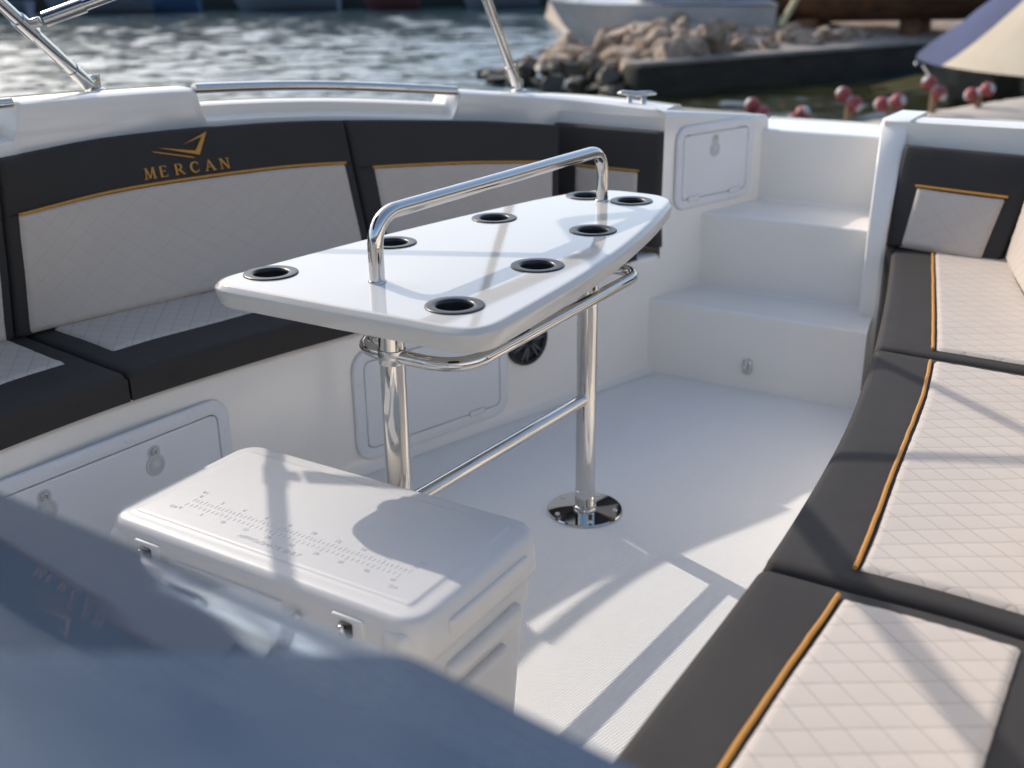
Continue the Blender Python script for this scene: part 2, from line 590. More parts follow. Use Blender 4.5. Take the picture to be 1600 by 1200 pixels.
# flat remainder: rings outside the waved sector
ext = []
exf = []
def ring_pts(r, a0, a1, n):
    return [(-r * math.sin(a0 + (a1 - a0) * k / n), r * math.cos(a0 + (a1 - a0) * k / n), WATER_Z) for k in range(n + 1)]
def strip(A, B):
    o = nb_ + len(ext)
    ext.extend(A); ext.extend(B)
    n = len(A)
    for k in range(n - 1):
        exf.append((o + k, o + n + k, o + n + k + 1, o + k + 1))
strip(ring_pts(75, th[0], th[-1], nv_ - 1), ring_pts(900, th[0], th[-1], nv_ - 1))
strip(ring_pts(3.2, th[-1], th[0] + 2 * math.pi, 60), ring_pts(75, th[-1], th[0] + 2 * math.pi, 60))
strip(ring_pts(75, th[-1], th[0] + 2 * math.pi, 60), ring_pts(900, th[-1], th[0] + 2 * math.pi, 60))
strip(ring_pts(.01, 0, 2 * math.pi, 60), ring_pts(3.2, 0, 2 * math.pi, 60))
wme = bpy.data.meshes.new('water')
allv = np.concatenate([vv, np.array(ext)])
allq = np.concatenate([q, np.array(exf)])
wme.vertices.add(len(allv)); wme.vertices.foreach_set('co', allv.astype(np.float32).ravel())
wme.loops.add(len(allq) * 4); wme.loops.foreach_set('vertex_index', allq[:, ::-1].astype(np.int32).ravel())
wme.polygons.add(len(allq)); wme.polygons.foreach_set('loop_start', np.arange(0, len(allq) * 4, 4, dtype=np.int32))
wme.polygons.foreach_set('use_smooth', [True] * len(allq))
wme.update(); wme.validate()
wme.materials.append(water_material())
wo_ = bpy.data.objects.new('water', wme)
COL.objects.link(wo_)
wo_['kind'] = 'structure'

GRAVEL = mat('pale_gravel', (0.52, 0.43, 0.35), 0.9, col2=(0.28, 0.225, 0.18), vscale=2.6, bump=1.0, bscale=14.0, detail=8.0)
ROCK = mat('limestone', (0.50, 0.385, 0.28), 0.9, col2=(0.16, 0.112, 0.078), vscale=2.2, bump=0.9, bscale=9.0, detail=7.0)
ROCK_WET = mat('wet_weedy_limestone', (0.085, 0.07, 0.045), 0.55, col2=(0.03, 0.03, 0.018), vscale=3.0, bump=0.9, bscale=10.0)
CONC = mat('shade_dark_concrete', (0.050, 0.042, 0.030), 0.85, col2=(0.022, 0.019, 0.014), vscale=1.8, stretch=(1, 1, 3), bump=0.5, bscale=12.0)  # wall face in shade, its darkness put into the concrete colour
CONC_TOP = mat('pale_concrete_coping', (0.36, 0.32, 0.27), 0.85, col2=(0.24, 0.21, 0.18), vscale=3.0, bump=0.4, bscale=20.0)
HILL = mat('dark_wooded_slope', (0.028, 0.036, 0.03), 0.95, col2=(0.012, 0.018, 0.014), vscale=0.35, detail=8.0)
QUAY = mat('far_quay_stone', (0.07, 0.068, 0.065), 0.9, col2=(0.03, 0.03, 0.03), vscale=0.8)

WA, WB = V((-7.45, 15.45)), V((-4.35, 22.6))
WD = (WB - WA).normalized()
WN = V((-WD.y, WD.x))                                   # behind the wall (land)
def bank_h(a, b):
    """a: along the quay wall, b: behind it"""
    h = -0.22 + 0.15 * min(b, 3.2) + 0.05 * max(0, b - 3.2) + 0.05 * noise.noise(V((a * .5, b * .5, 3))) + 0.03 * noise.noise(V((a * 2, b * 2, 9)))
    edge_l = min(1.0, max(0.0, (a - 0.1) / 2.6))          # falls to the water at the pile's end
    far = 3.0 + max(0.0, a - 2.6) * 1.5
    edge_b = min(1.0, max(0.0, (far + 1.2 - b) / 1.2))
    k = edge_l * edge_b
    k = k * k * (3 - 2 * k)
    return -1.0 + (h + 1.0) * k
rows = []
for i in range(70):
    a = -0.6 + 18.0 * i / 69
    rows.append([V((*(WA + WD * a + WN * (0.12 + 22.0 * (j / 59) ** 1.3)), bank_h(a, 0.12 + 22.0 * (j / 59) ** 1.3))) for j in range(60)])
v, f = loft(rows)
mesh_obj('gravel_bank', v, f, GRAVEL)['kind'] = 'structure'

# far shore: low quay and wooded slope beyond the water, seen only at the top edge
fdir = V((-28.0, 42.5)) - V((-45.5, 30.9))
fdir.normalize()
fn = V((-fdir.y, fdir.x))
f0 = V((-36, 41.0))
rows = []
for i in range(60):
    a = -90 + 200 * i / 59
    r = []
    for b, z in ((0, -1.2), (0.0, 0.15), (0.5, 0.18), (5, 0.25), (5.2, 1.4), (9, 3.2), (16, 5.8), (30, 9.2), (50, 11.6)):
        zz = z + (0.14 * z * noise.noise(V((a * .08, b * .1, 1))) if z > 1 else 0)
        p = f0 + fdir * a + fn * (b + 1.5 * noise.noise(V((a * .05, 0, 2))))
        r.append(V((p.x, p.y, zz)))
    rows.append(r)
v, f = loft(rows)
mesh_obj('far_shore', v, f, HILL)['kind'] = 'structure'

# unseen hill added to starboard and astern, to block low sky and darken reflections
SKYBLOCK = mat('warm_sky_block', (0.20, 0.15, 0.10), 0.95, col2=(0.075, 0.07, 0.045), vscale=0.06, detail=8.0)
rows = []
for i in range(61):
    a = R(-8 - 200 * i / 60)                              # from +y round by +x to astern
    r = []
    for d, z in ((95, -1.5), (98, .6), (110, 5), (130, 17), (155, 33), (190, 48), (240, 60)):
        k = 1 + .22 * noise.noise(V((i * .21, d * .01, 4)))
        taper = min(1, i / 9) * min(1, (60 - i) / 9)
        r.append(V((d * math.cos(a + math.pi / 2), d * math.sin(a + math.pi / 2), z * (k * taper if z > 1 else 1))))
    rows.append(r)
v, f = loft(rows)
mesh_obj('sky_block_slope', v, f, SKYBLOCK)['kind'] = 'structure'

# ------------------------------------------------------------------ the boat: cockpit moulding
boat = thing('motorboat', (-1.1, 1.0, 0.0), 'white motorboat cockpit with curved side, fitted lockers and far steps', 'boat')

# cockpit floor
ys = [-1.5 + i * (4.62 / 40) for i in range(41)]
rows = [[V((KICK_P(min(y, 3.3)) - 0.03 + (SEAT_S(y) + 0.05 - KICK_P(min(y, 3.3)) + 0.03) * j / 8, y, 0.0)) for j in range(9)] for y in ys]
v, f = loft(rows)
mesh_obj('floor', v, [tuple(reversed(q)) for q in f], DECK, boat, smooth=False)

# port seat front with a rounded top edge, running on as the wall beside the steps
def kick_row(y, top):
    x = KICK_P(y)
    tx = (KICK_P(y + .02) - KICK_P(y - .02)) / .04
    n = V((1, -tx, 0)).normalized()                      # into the cockpit
    p = V((x, y, 0))
    prof = [(0.035, 0.0), (0.012, 0.006), (0.003, 0.022), (0.0, 0.05), (0, top - .02), (-0.004, top - .008), (-0.012, top - .001), (-0.03, top)]
    return [p + n * o + V((0, 0, z + 0.001)) for o, z in prof]
rows = [kick_row(-1.5 + i * (3.10 - -1.5) / 60, 0.382) for i in range(61)]
v, f = loft(rows)
mesh_obj('port_seat_front', v, f, GEL, boat, sharp=60)
def hatch_wall_top(y):
    return 0.822 + (y - 3.12) / (3.57 - 3.12) * (0.768 - 0.822)
rows = [kick_row(3.10 + i * 0.5 / 12, hatch_wall_top(3.10 + i * 0.5 / 12)) for i in range(13)]
v, f = loft(rows)
mesh_obj('step_side_wall', v, f, GEL, boat, sharp=60)
# port seat top
rows = []
for i in range(61):
    y = -1.5 + i * (3.14 + 1.5) / 60
    x0 = KICK_P(min(y, 3.12)) - 0.03
    rows.append([V((x0 + (-2.42 - x0) * j / 4, y, 0.383)) for j in range(5)])
v, f = loft(rows)
mesh_obj('port_seat_base', v, f, GEL, boat)

# gunwales
def gunwale_rows(ctrl, rec, n=150, t0=0.0, t1=None):
    t1 = t1 if t1 is not None else len(ctrl) - 1
    rows = []
    for i in range(n + 1):
        t = t0 + (t1 - t0) * i / n
        p = catmull(ctrl, t)
        tn = (catmull(ctrl, min(len(ctrl) - 1, t + .03)) - catmull(ctrl, max(0, t - .03)))
        tn.z = 0
        tn.normalize()
        o = V((-tn.y, tn.x, 0))
        w = rec(t)
        main = [(.030, -.42), (.022, -.17), (.014, -.10), (.004, -.022), (.008, -.007), (.022, 0), (.08, .002), (.14, .0), (.154, -.008), (.160, -.03), (.166, -.12), (.10, -.9), (-.04, -1.8)]
        rece = [(.030, -.42), (.022, -.17), (.008, -.098), (.012, -.086), (.052, -.076), (.056, -.050), (.070, -.044), (.14, -.044), (.154, -.050), (.160, -.06), (.166, -.12), (.10, -.9), (-.04, -1.8)]
        rows.append([p + o * (a[0] * (1 - w) + b[0] * w) + V((0, 0, a[1] * (1 - w) + b[1] * w)) for a, b in zip(main, rece)])
    return rows
def sstep(a, b, x):
    t = max(0, min(1, (x - a) / (b - a)))
    return t * t * (3 - 2 * t)
def port_recess(t):
    return max(sstep(5.02, 5.10, t) * (1 - sstep(6.97, 7.05, t)), 1 - sstep(3.12, 3.20, t))
v, f = loft(gunwale_rows(G_, port_recess, 420))
f.append(tuple(range(len(v) - 13, len(v))))
mesh_obj('port_gunwale', v, f, GEL, boat, sharp=48)
v, f = loft(gunwale_rows(GS_, lambda t: 0.0, 120))
f.append(tuple(reversed(range(13))))
mesh_obj('starboard_gunwale', v, f, GEL, boat, sharp=48)

# bulkhead at the far end of the port seat, top deck beside the steps
g = Geo()
g.add(*loft([[V((-1.80, 3.125, z)), V((-1.374, 3.142, z))] for z in (0.37, 0.80)]))
g.build('port_bulkhead', GEL, boat, smooth=False)
rows = []
for k in range(13):                                      # deck strip outboard of the step wall
    t = k / 12
    y = 3.12 + t * (3.58 - 3.12)
    xi = KICK_P(y)
    z = hatch_wall_top(y)
    xo = -1.60 + t * 0.16
    yo = y + 0.17 - 0.06 * t
    rows.append([V((xi - .03, y, z + .001)), V((xi * .6 + xo * .4, y * .6 + yo * .4, z)), V((xo, yo, z - .006)), V((xo - .03, yo + .02, z - .04)), V((xo + .02, yo - .02, -0.9))])
v, f = loft(rows)
mesh_obj('side_deck', v, f, GEL, boat, sharp=50)

# steps: one moulding, rounded noses
prof = fillet([(0, 3.062, 0.0), (0, 3.060, 0.243), (0, 3.288, 0.243), (0, 3.286, 0.487), (0, 3.574, 0.487), (0, 3.571, 0.722), (0, 3.90, 0.722), (0, 3.93, 0.70), (0, 3.97, -0.9)],
              [0, .010, .012, .010, .012, .012, .01, .01, 0], 5)
rows = []
for k in range(9):
    t = k / 8
    r = []
    for p in prof:
        xl = KICK_P(min(p.y, 3.97)) - 0.02 - (max(0, p.y - 3.58) * 0.5)
        xr = -0.705 - (p.y - 3.06) * 0.17
        r.append(V((xl + (xr - xl) * t, p.y, p.z)))
    rows.append(r)
v, f = loft(rows)
mesh_obj('steps', v, f, GEL, boat, sharp=60)
# inner fillet strips where treads meet risers are part of the moulding above; pillar between steps and starboard seat
def pillar_ring(z, dy):
    return [V((-.768 - dy * .2, 3.192 + dy, z)), V((-.762 - dy * .2, 3.186 + dy, z)), V((-.724 - dy * .08, 3.186 + dy, z)), V((-.716 - dy * .08, 3.194 + dy, z)), V((-.735, 3.66, z)), V((-.81, 3.66, z))]
rows = [pillar_ring(0.0, 0.03), pillar_ring(.38, 0.03), pillar_ring(.50, .03), pillar_ring(.70, 0.15), pillar_ring(.775, 0.21), pillar_ring(.792, 0.225), pillar_ring(.797, .245)]
v, f = loft(rows, False, True)
n0 = len(v)
f.append(tuple(range(n0 - 6, n0)))
mesh_obj('step_pillar', v, f, GEL, boat, sharp=40)

# starboard seat base, front, end bulkhead
rows = []
for i in range(61):
    y = -1.5 + i * (3.42 + 1.5) / 60
    x0 = SEAT_S(y) + 0.025
    rows.append([V((x0 + .02, y, 0.0)), V((x0, y, 0.03)), V((x0, y, 0.36)), V((x0 + .01, y, .378)), V((x0 + .03, y, .383)), V((0.36, y, .383))])
v, f = loft(rows)
mesh_obj('starboard_seat_base', v, f, GEL, boat, sharp=60)
v, f = loft([[V((-.80, 3.40, z)), V((-.40, 3.41, z)), V((-.16, 3.27, z)), V((.04, 2.95, z))] for z in (.36, .795)])
mesh_obj('starboard_bulkhead', v, f, GEL, boat)

# grab rails in the gunwale recesses
def rail_pts(t0, t1, n=40):
    out = []
    for i in range(n + 1):
        t = t0 + (t1 - t0) * i / n
        p = catmull(G_, t)
        tn = catmull(G_, t + .03) - catmull(G_, t - .03)
        tn.z = 0
        tn.normalize()
        out.append(p + V((-tn.y, tn.x, 0)) * 0.018 + V((0, 0, -0.002)))
    return out
tube('grab_rail', rail_pts(5.03, 7.03), 0.0135, CHROME, boat)
tube('grab_rail', rail_pts(1.2, 3.17), 0.0115, CHROME, boat)

# ------------------------------------------------------------------ lockers (hatches)
def shift(pts, x, y): return [(a + x, b + y) for a, b in pts]
def keyhole(r=.021, r2=.012, d=.034, n=10):
    out = []
    a0 = R(60)
    for k in range(2 * n + 1):                           # big bowl below
        a = R(60) - (R(300)) * k / (2 * n)
        out.append((r * math.cos(a), r * math.sin(a)))
    for k in range(n + 1):
        a = R(180) - R(180) * k / n
        out.append((r2 * math.cos(a), d + r2 * math.sin(a) * .8))
    out.reverse()
    return out
def hatch(fr, w, h, latches, hinges=True, screws=None, lw=.034, rad=.055):
    hz = 0.006
    ol = rrect(w, h, rad)
    v, f = rings_geo(ol, [(0, -.002), (0.0, .002), (.003, hz - .001), (.008, hz), (lw - .004, hz), (lw - .0015, hz - .001), (lw, hz - .007), (lw + .001, hz - .010)], fr, cap_top=False)
    fo = mesh_obj('hatch', v, f, PLASTIC, boat, sharp=45)
    v, f = rings_geo(inset(ol, lw - .006), [(0, hz - .0095), (.02, hz - .0095)], fr, cap_top=True)
    mesh_obj('gap_shade_sheet', v, f, DARKGAP, fo, smooth=False)  # dark sheet laid in for the shade round the lid
    v, f = rings_geo(inset(ol, lw + .0022), [(0, hz - .009), (0, hz - .002), (.0018, hz - .0008), (.006, hz - .0005)], fr, cap_top=True)
    mesh_obj('lid', v, f, PLASTIC, fo, sharp=35)
    for (x, y) in latches:
        g = Geo()
        kh = keyhole()
        g.add(*rings_geo(shift(kh, x, y), [(-.004, hz - .001), (-.0032, hz + .001), (0, hz + .0014), (.002, hz + .0012), (.003, hz - .0004)], fr, cap_top=True))
        lo = g.build('latch', LATCHP, fo, sharp=40)
        c = fr(x, y, hz - .0002)
        prof = [(.0145, .0008), (.0125, .0018), (.010, .0032), (.006, .0046), (.002, .0052), (.0002, .0053)]
        v, f = lathe_geo(prof, c, fr.z, 20)
        mesh_obj('finger_bowl', v, f, LATCHP, lo)
        pts = [fr(x - .006, y + .026, hz + .002), fr(x - .006, y + .040, hz + .005), fr(x + .006, y + .040, hz + .005), fr(x + .006, y + .026, hz + .002)]
        tube('latch_loop', fillet(pts, .005, 4), .0022, CHROME, lo, seg=8)
    if hinges:
        for x in (-w * .27, w * .27):
            g = Geo()
            o = shift(rrect(.055, .016, .003, 2), x, -h / 2 + lw + .001)
            v, f = rings_geo(o, [(0, hz - .001), (0, hz + .0006), (.001, hz + .001)], fr)
            mesh_obj('hinge', v, f, PLASTIC, fo, smooth=False)
            o = shift(rrect(.0565, .0175, .003, 2), x, -h / 2 + lw + .001)
            v, f = rings_geo(o, [(0, hz - .0012), (0, hz + .0002)], fr)
            mesh_obj('hinge_gap', v, f, DARKGAP, fo, smooth=False)
    nsx = max(2, int(w / .17))
    scr = [(-w / 2 + .03 + (w - .06) * (k + .5) / nsx, s * (h / 2 - lw * .5)) for k in range(nsx) for s in (-1, 1)]
    scr += [(s * (w / 2 - lw * .5), q * h * .22) for s in (-1, 1) for q in (-1, 1)]
    for (x, y) in scr:
        v, f = lathe_geo([(.0055, .0), (.0052, .0006), (.003, .0011), (.0005, .0012)], fr(x, y, hz), fr.z, 10)
        mesh_obj('screw_cap', v, f, PLASTIC, fo)
    return fo

def kick_frame(y0, y1, z0, z1, off=0.003, ext=0.0):
    a = V((KICK_P(y0), y0, 0)); b = V((KICK_P(y1), y1, 0))
    mid = (a + b) / 2
    d = (b - a).normalized()
    n = V((d.y, -d.x, 0))
    bulge = max(0.0, (V((KICK_P((y0 + y1) / 2), (y0 + y1) / 2, 0)) - mid).dot(n))
    o = mid + n * (off + bulge) + V((0, 0, (z0 + z1) / 2))
    return Frame(o, d, (0, 0, 1)), (b - a).length
fr, w = kick_frame(0.93, 1.635, .02, .325)
hatch(fr, w, .305, [(w * .20, .055), (-w * .17, .055)])
fr, w = kick_frame(1.985, 2.495, .018, .335)
hatch(fr, w, .312, [(-w * .27, .06)], hinges=True)
fr, w = kick_frame(3.150, 3.515, .500, .762)
fr.o = fr.o + V((0, 0, .010))
hatch(fr, w, .262, [(-.03 + .02, .045)], hinges=True, lw=.03, rad=.045)

# drain hook on the step riser, loudspeaker, cleats
g = Geo()
fr = Frame((-1.053, 3.058, .075), (1, 0, 0), (0, 0, 1))
g.add(*rings_geo(rrect(.030, .052, .0145, 6), [(0, -.001), (.0, .003), (.002, .005), (.007, .006)], fr))
g.add(*tube_geo(fillet([fr(0, .014, .004), fr(0, .016, .022), fr(0, -.006, .024), fr(0, -.014, .012)], .008, 4), .005, 8))
g.build('tie_down_eye', CHROME, boat, sharp=50)

y = 2.565
kx = KICK_P(y)
tx = (KICK_P(y + .05) - KICK_P(y - .05)) / .1
fr = Frame((kx, y, .224), V((tx, 1, 0)), (0, 0, 1))
fr.o += fr.z * .003
v, f = lathe_geo([(.075, -.002), (.075, .008), (.072, .013), (.064, .014), (.060, .010), (.058, .003), (.0, .002)], fr.o, fr.z, 40)
spk = mesh_obj('loudspeaker', v, f, BLACKP, boat, sharp=40)
for k in range(6):
    for s in (-1, 1):
        a = R(60 * k + s * 9 + 12)
        p0, p1 = fr(.017 * math.cos(a), .017 * math.sin(a), .012), fr(.061 * math.cos(a), .061 * math.sin(a), .012)
        v, f = tube_geo([p0, p1], .0027, 6)
        mesh_obj('grille_spoke', v, f, SPK_GREY, spk)
v, f = lathe_geo([(.020, .004), (.020, .013), (.017, .016), (.012, .014), (.011, .010), (.0, .013)], fr.o, fr.z, 28)
mesh_obj('tweeter', v, f, BLACKP, spk, sharp=40)

def cleat(c, d):
    d = V(d).normalized()
    g = Geo()
    c = V(c)
    pts = [c + d * a + V((0, 0, z)) for a, z in ((-.062, .034), (-.045, .037), (-.02, .034), (0, .032), (.02, .034), (.045, .037), (.062, .034))]
    g.add(*tube_geo(pts, [.003, .007, .009, .0095, .009, .007, .003], 10))
    for s in (-1, 1):
        p = c + d * .022 * s
        g.add(*tube_geo([p + V((0, 0, -.004)), p + V((0, 0, .004)), p + V((0, 0, .03))], [.014, .009, .008], 10))
    return g.build('mooring_cleat', CHROME_B, boat)
cleat((-1.535, 3.225, .822), (1.0, .34, 0))
cleat((-.80, 3.72, .722), (1, -.1, 0))

# ------------------------------------------------------------------ cushions
def edge_params(L, rad, n):
    e = [rad * (1 - math.cos(R(90) * k / 4)) / L for k in range(5)]
    mid = [e[-1] + (1 - 2 * e[-1]) * k / n for k in range(1, n)]
    return e + mid + [1 - q for q in reversed(e)]

def cushion(name, surf, Lu, Lv, th, rad, m, parent, nu=24, nv=10, crown=.004):
    us, vs = edge_params(Lu, rad, nu), edge_params(Lv, rad, nv)
    rows = []
    for u in us:
        r = []
        for w in vs:
            P, Nn = surf(u, w)
            a = rad - min(rad, min(u, 1 - u) * Lu)
            b = rad - min(rad, min(w, 1 - w) * Lv)
            rr = min(rad, math.hypot(a, b))
            drop = rad - math.sqrt(max(0, rad * rad - rr * rr))
            h = crown * (4 * u * (1 - u)) ** .5 * (4 * w * (1 - w)) ** .5
            wob = (.0022 * noise.noise(P * 9.0) + .0022 * noise.noise(P * 3.5)) * (1 if rr < rad * .8 else .3)
            r.append(P + Nn * (h - drop + wob))
        rows.append(r)
    v, f = loft(rows)
    nU, nV = len(us), len(vs)
    per = [(i, 0) for i in range(nU)] + [(nU - 1, j) for j in range(1, nV)] + [(i, nV - 1) for i in range(nU - 2, -1, -1)] + [(0, j) for j in range(nV - 2, 0, -1)]
    base = len(v)
    idx0 = [i * nV + j for i, j in per]
    for (i, j) in per:
        P, Nn = surf(us[i], vs[j])
        v.append(P - Nn * th)
    n = len(per)
    for k in range(n):
        a, b = idx0[k], idx0[(k + 1) % n]
        f.append((b, a, base + k, base + (k + 1) % n))
    f.append(tuple(base + k for k in range(n)))
    # orient: make first face normal agree with the surface normal
    P, Nn = surf(.5, .5)
    q = f[(nU // 2) * (nV - 1) + nV // 2]
    nn = (v[q[1]] - v[q[0]]).cross(v[q[2]] - v[q[0]])
    if nn.dot(Nn) < 0:
        f = [tuple(reversed(x)) for x in f]
    return mesh_obj(name, v, f, m, parent, sharp=70)

def quilt_h(x, y):
    def d(s, p):
        q = ((y + x * s) / p) % 1.0
        return .5 - abs(q - .5)
    k = min(d(-.63, .048), d(.88, .052))
    return .0010 * min(1, k / .14)

def unevenness(P):
    return .0022 * noise.noise(P * 9.0) + .0022 * noise.noise(P * 3.5)

def insert_panel(name, surf, uvf, Lu, Lv, m, parent, lift=.005, res=.009):
    nu, nv = max(4, int(Lu / res)), max(4, int(Lv / res))
    rows, uv = [], []
    for i in range(nu + 1):
        r = []
        for j in range(nv + 1):
            u, w = i / nu, j / nv
            P, Nn = surf(u, w)
            q = uvf(u, w)
            e = min(min(u, 1 - u) * Lu, min(w, 1 - w) * Lv)
            k = min(1, e / .008)
            r.append(P + Nn * (unevenness(P) - .004 + (lift + .004) * math.sqrt(k * (2 - k)) + quilt_h(*q) * k))
            uv.append(q)
        rows.append(r)
    v, f = loft(rows)
    q = f[len(f) // 2]
    nn = (v[q[1]] - v[q[0]]).cross(v[q[2]] - v[q[0]])
    if nn.dot(surf(.5, .5)[1]) < 0:
        f = [tuple(reversed(x)) for x in f]
    return mesh_obj(name, v, f, m, parent, uvs=uv)

UP = V((0, 0, 1))
# --- starboard seat cushions
STB_Z = 0.452
def stb_out(y): return 0.02 if y < 2.3 else 0.02 - (y - 2.3) * 0.36
def stb_cushion(y0, y1, label, far=False):
    g = .0065
    ya, yb = y0 + g, y1 - g
    t = thing('seat_cushion', ((SEAT_S((ya + yb) / 2) + .1), (ya + yb) / 2, .383), label, 'cushion', 'starboard seat cushions')
    def surf(u, w):
        y = ya + (yb - ya) * u
        xi = SEAT_S(y)
        return V((xi + (stb_out(y) - xi) * w, y, STB_Z)), UP
    ym = (ya + yb) / 2
    cushion('cushion_body', surf, yb - ya, stb_out(ym) - SEAT_S(ym), STB_Z - .384, .016, DARK, t, 40, 16)
    yc, yd = ya + .034, (yb - .034 if not far else yb - .03)
    def so(y): return -0.066 if y < 1.36 else stb_out(y) - .02
    def surf2(u, w):
        y = yc + (yd - yc) * u
        xi = PIPE_S(y) + .003
        return V((xi + (so(y) - xi) * w, y, STB_Z)), UP
    def uvf(u, w):
        p = surf2(u, w)[0]
        return (p.x, p.y)
    insert_panel('quilted_panel', surf2, uvf, yd - yc, so(ym) - PIPE_S(ym), QUILT, t, lift=.007)
    pts = [V((PIPE_S(yc + (yd - yc) * k / 40) + .0012 * noise.noise(V((k * .55, y0, 3))), yc + (yd - yc) * k / 40, STB_Z + .0055 + .0008 * noise.noise(V((k * .7, y0, 8))))) for k in range(41)]
    tube('gold_piping', pts, .0036, GOLD, t, seg=8)
    return t
stb_cushion(0.33, 1.33, 'nearest seat cushion on the starboard bench, charcoal edge with quilted panel')
stb_cushion(1.33, 2.33, 'middle seat cushion on the starboard bench, crossed by shadow lines')
stb_cushion(2.33, 3.29, 'farthest seat cushion on the starboard bench, below the transverse backrest', far=True)

# --- starboard end backrest (transverse, leaning)
t = thing('backrest_cushion', (-.55, 3.28, .45), 'dark backrest with light panel beside the steps, at the far end of the starboard bench', 'cushion', 'starboard backrests')
bl, br, tl, tr = V((-.735, 3.240, .464)), V((-.405, 3.215, .447)), V((-.722, 3.340, .742)), V((-.335, 3.315, .738))
def bil(a, b, c, d):
    nrm = (b - a).cross(c - a).normalized()
    return lambda u, w: (((a * (1 - u) + b * u) * (1 - w) + (c * (1 - u) + d * u) * w), nrm)
sf = bil(bl, br, tl, tr)
def sub(surf, u0, u1, w0, w1): return lambda u, w: surf(u0 + (u1 - u0) * u, w0 + (w1 - w0) * w)
cushion('cushion_body', sf, .34, .28, .07, .012, DARK, t, 20, 12, crown=.006)
sp_ = sub(sf, .165, .86, .0, .60)
insert_panel('quilted_panel', sp_, lambda u, w: (u * .215, w * .16), .215, .16, QUILT_SOFT, t, lift=.010)
tube('gold_piping', [sp_(k / 12, 1.0)[0] + sp_(0, 0)[1] * .0085 for k in range(13)], .0036, GOLD, t, seg=8)
# --- starboard side backrests, mostly outside the picture
SB = [V(p) for p in [(-.385, 3.225, .452), (-.318, 2.96, .452), (-.16, 2.45, .452), (.00, 2.0, .452), (.03, 1.3, .452), (.03, .3, .452)]]
ST = [V(p) for p in [(-.345, 3.27, .75), (-.25, 3.00, .76), (-.05, 2.48, .79), (.11, 2.0, .82), (.15, 1.3, .85), (.15, .3, .85)]]
def two_rail(A, B):
    def s(u_, w):
        P = catmull(A, u_) * (1 - w) + catmull(B, u_) * w
        e = .02
        a = catmull(A, max(0, u_ - e)) * (1 - w) + catmull(B, max(0, u_ - e)) * w
        b = catmull(A, min(len(A) - 1, u_ + e)) * (1 - w) + catmull(B, min(len(B) - 1, u_ + e)) * w
        n = (b - a).cross(catmull(B, u_) - catmull(A, u_)).normalized()
        return P, n
    return s
sfull = two_rail(SB, ST)
for (u0, u1, lab) in ((0.0, 2.6, 'pale side backrest at the starboard edge, meeting the dark end backrest'),):
    t = thing('backrest_cushion', sfull(u1, 0)[0], lab, 'cushion', 'starboard backrests')
    sg = sub(sfull, u0, u1, 0, 1)
    L_ = sum((sg((k + 1) / 20, .5)[0] - sg(k / 20, .5)[0]).length for k in range(20))
    cushion('cushion_body', sg, L_, .33, .07, .012, DARK, t, 40, 12)
    si = sub(sfull, u0 + .02, u1 - .1, .03, .74)
    insert_panel('quilted_panel', si, lambda u, w: (u * L_, w * .24), L_, .24, QUILT, t, lift=.008)
    tube('gold_piping', [si(k / 30, 1.0)[0] + si(k / 30, 1)[1] * .007 for k in range(31)], .0036, GOLD, t, seg=8)

# --- port seat cushions
PT_Z = 0.449
def port_cushion(y0, y1, label, ins=(True, True)):
    ya, yb = y0 + .003, y1 - .003
    t = thing('seat_cushion', (-2.05, (ya + yb) / 2, .383), label, 'cushion', 'port seat cushions')
    jt = interp([(.3, -2.26), (1.43, -2.29), (1.76, -2.22), (2.19, -2.11), (2.42, -2.02), (2.68, -1.90), (2.84, -1.79), (2.95, -1.71), (3.04, -1.62)])
    skew = .06
    def surf(u, w):
        y = ya + (yb - ya) * u
        xf = KICK_P(y) + .012
        xb = jt(y)
        return V((xf + (xb - xf) * w, y + skew * w, PT_Z)), UP
    ym = (ya + yb) / 2
    W = KICK_P(ym) - jt(ym)
    cushion('cushion_body', surf, yb - ya, W, PT_Z - .384, .015, DARK, t, 40, 16)
    a = .050 / (yb - ya)
    s2 = sub(surf, a, 1 - a, .135 / W, .97)
    insert_panel('quilted_panel', s2, lambda u, w: (-w * (W - .14), u * (yb - ya)), yb - ya - .1, W - .14, QUILT, t, lift=.007)
    return t
port_cushion(0.35, 1.40, 'port seat cushion cut by the left picture edge, quilted grey with charcoal rim')
port_cushion(1.40, 2.62, 'long port seat cushion running behind the table, quilted grey with charcoal rim')
port_cushion(2.62, 2.99, 'short port seat cushion at the far end, hidden behind the table')

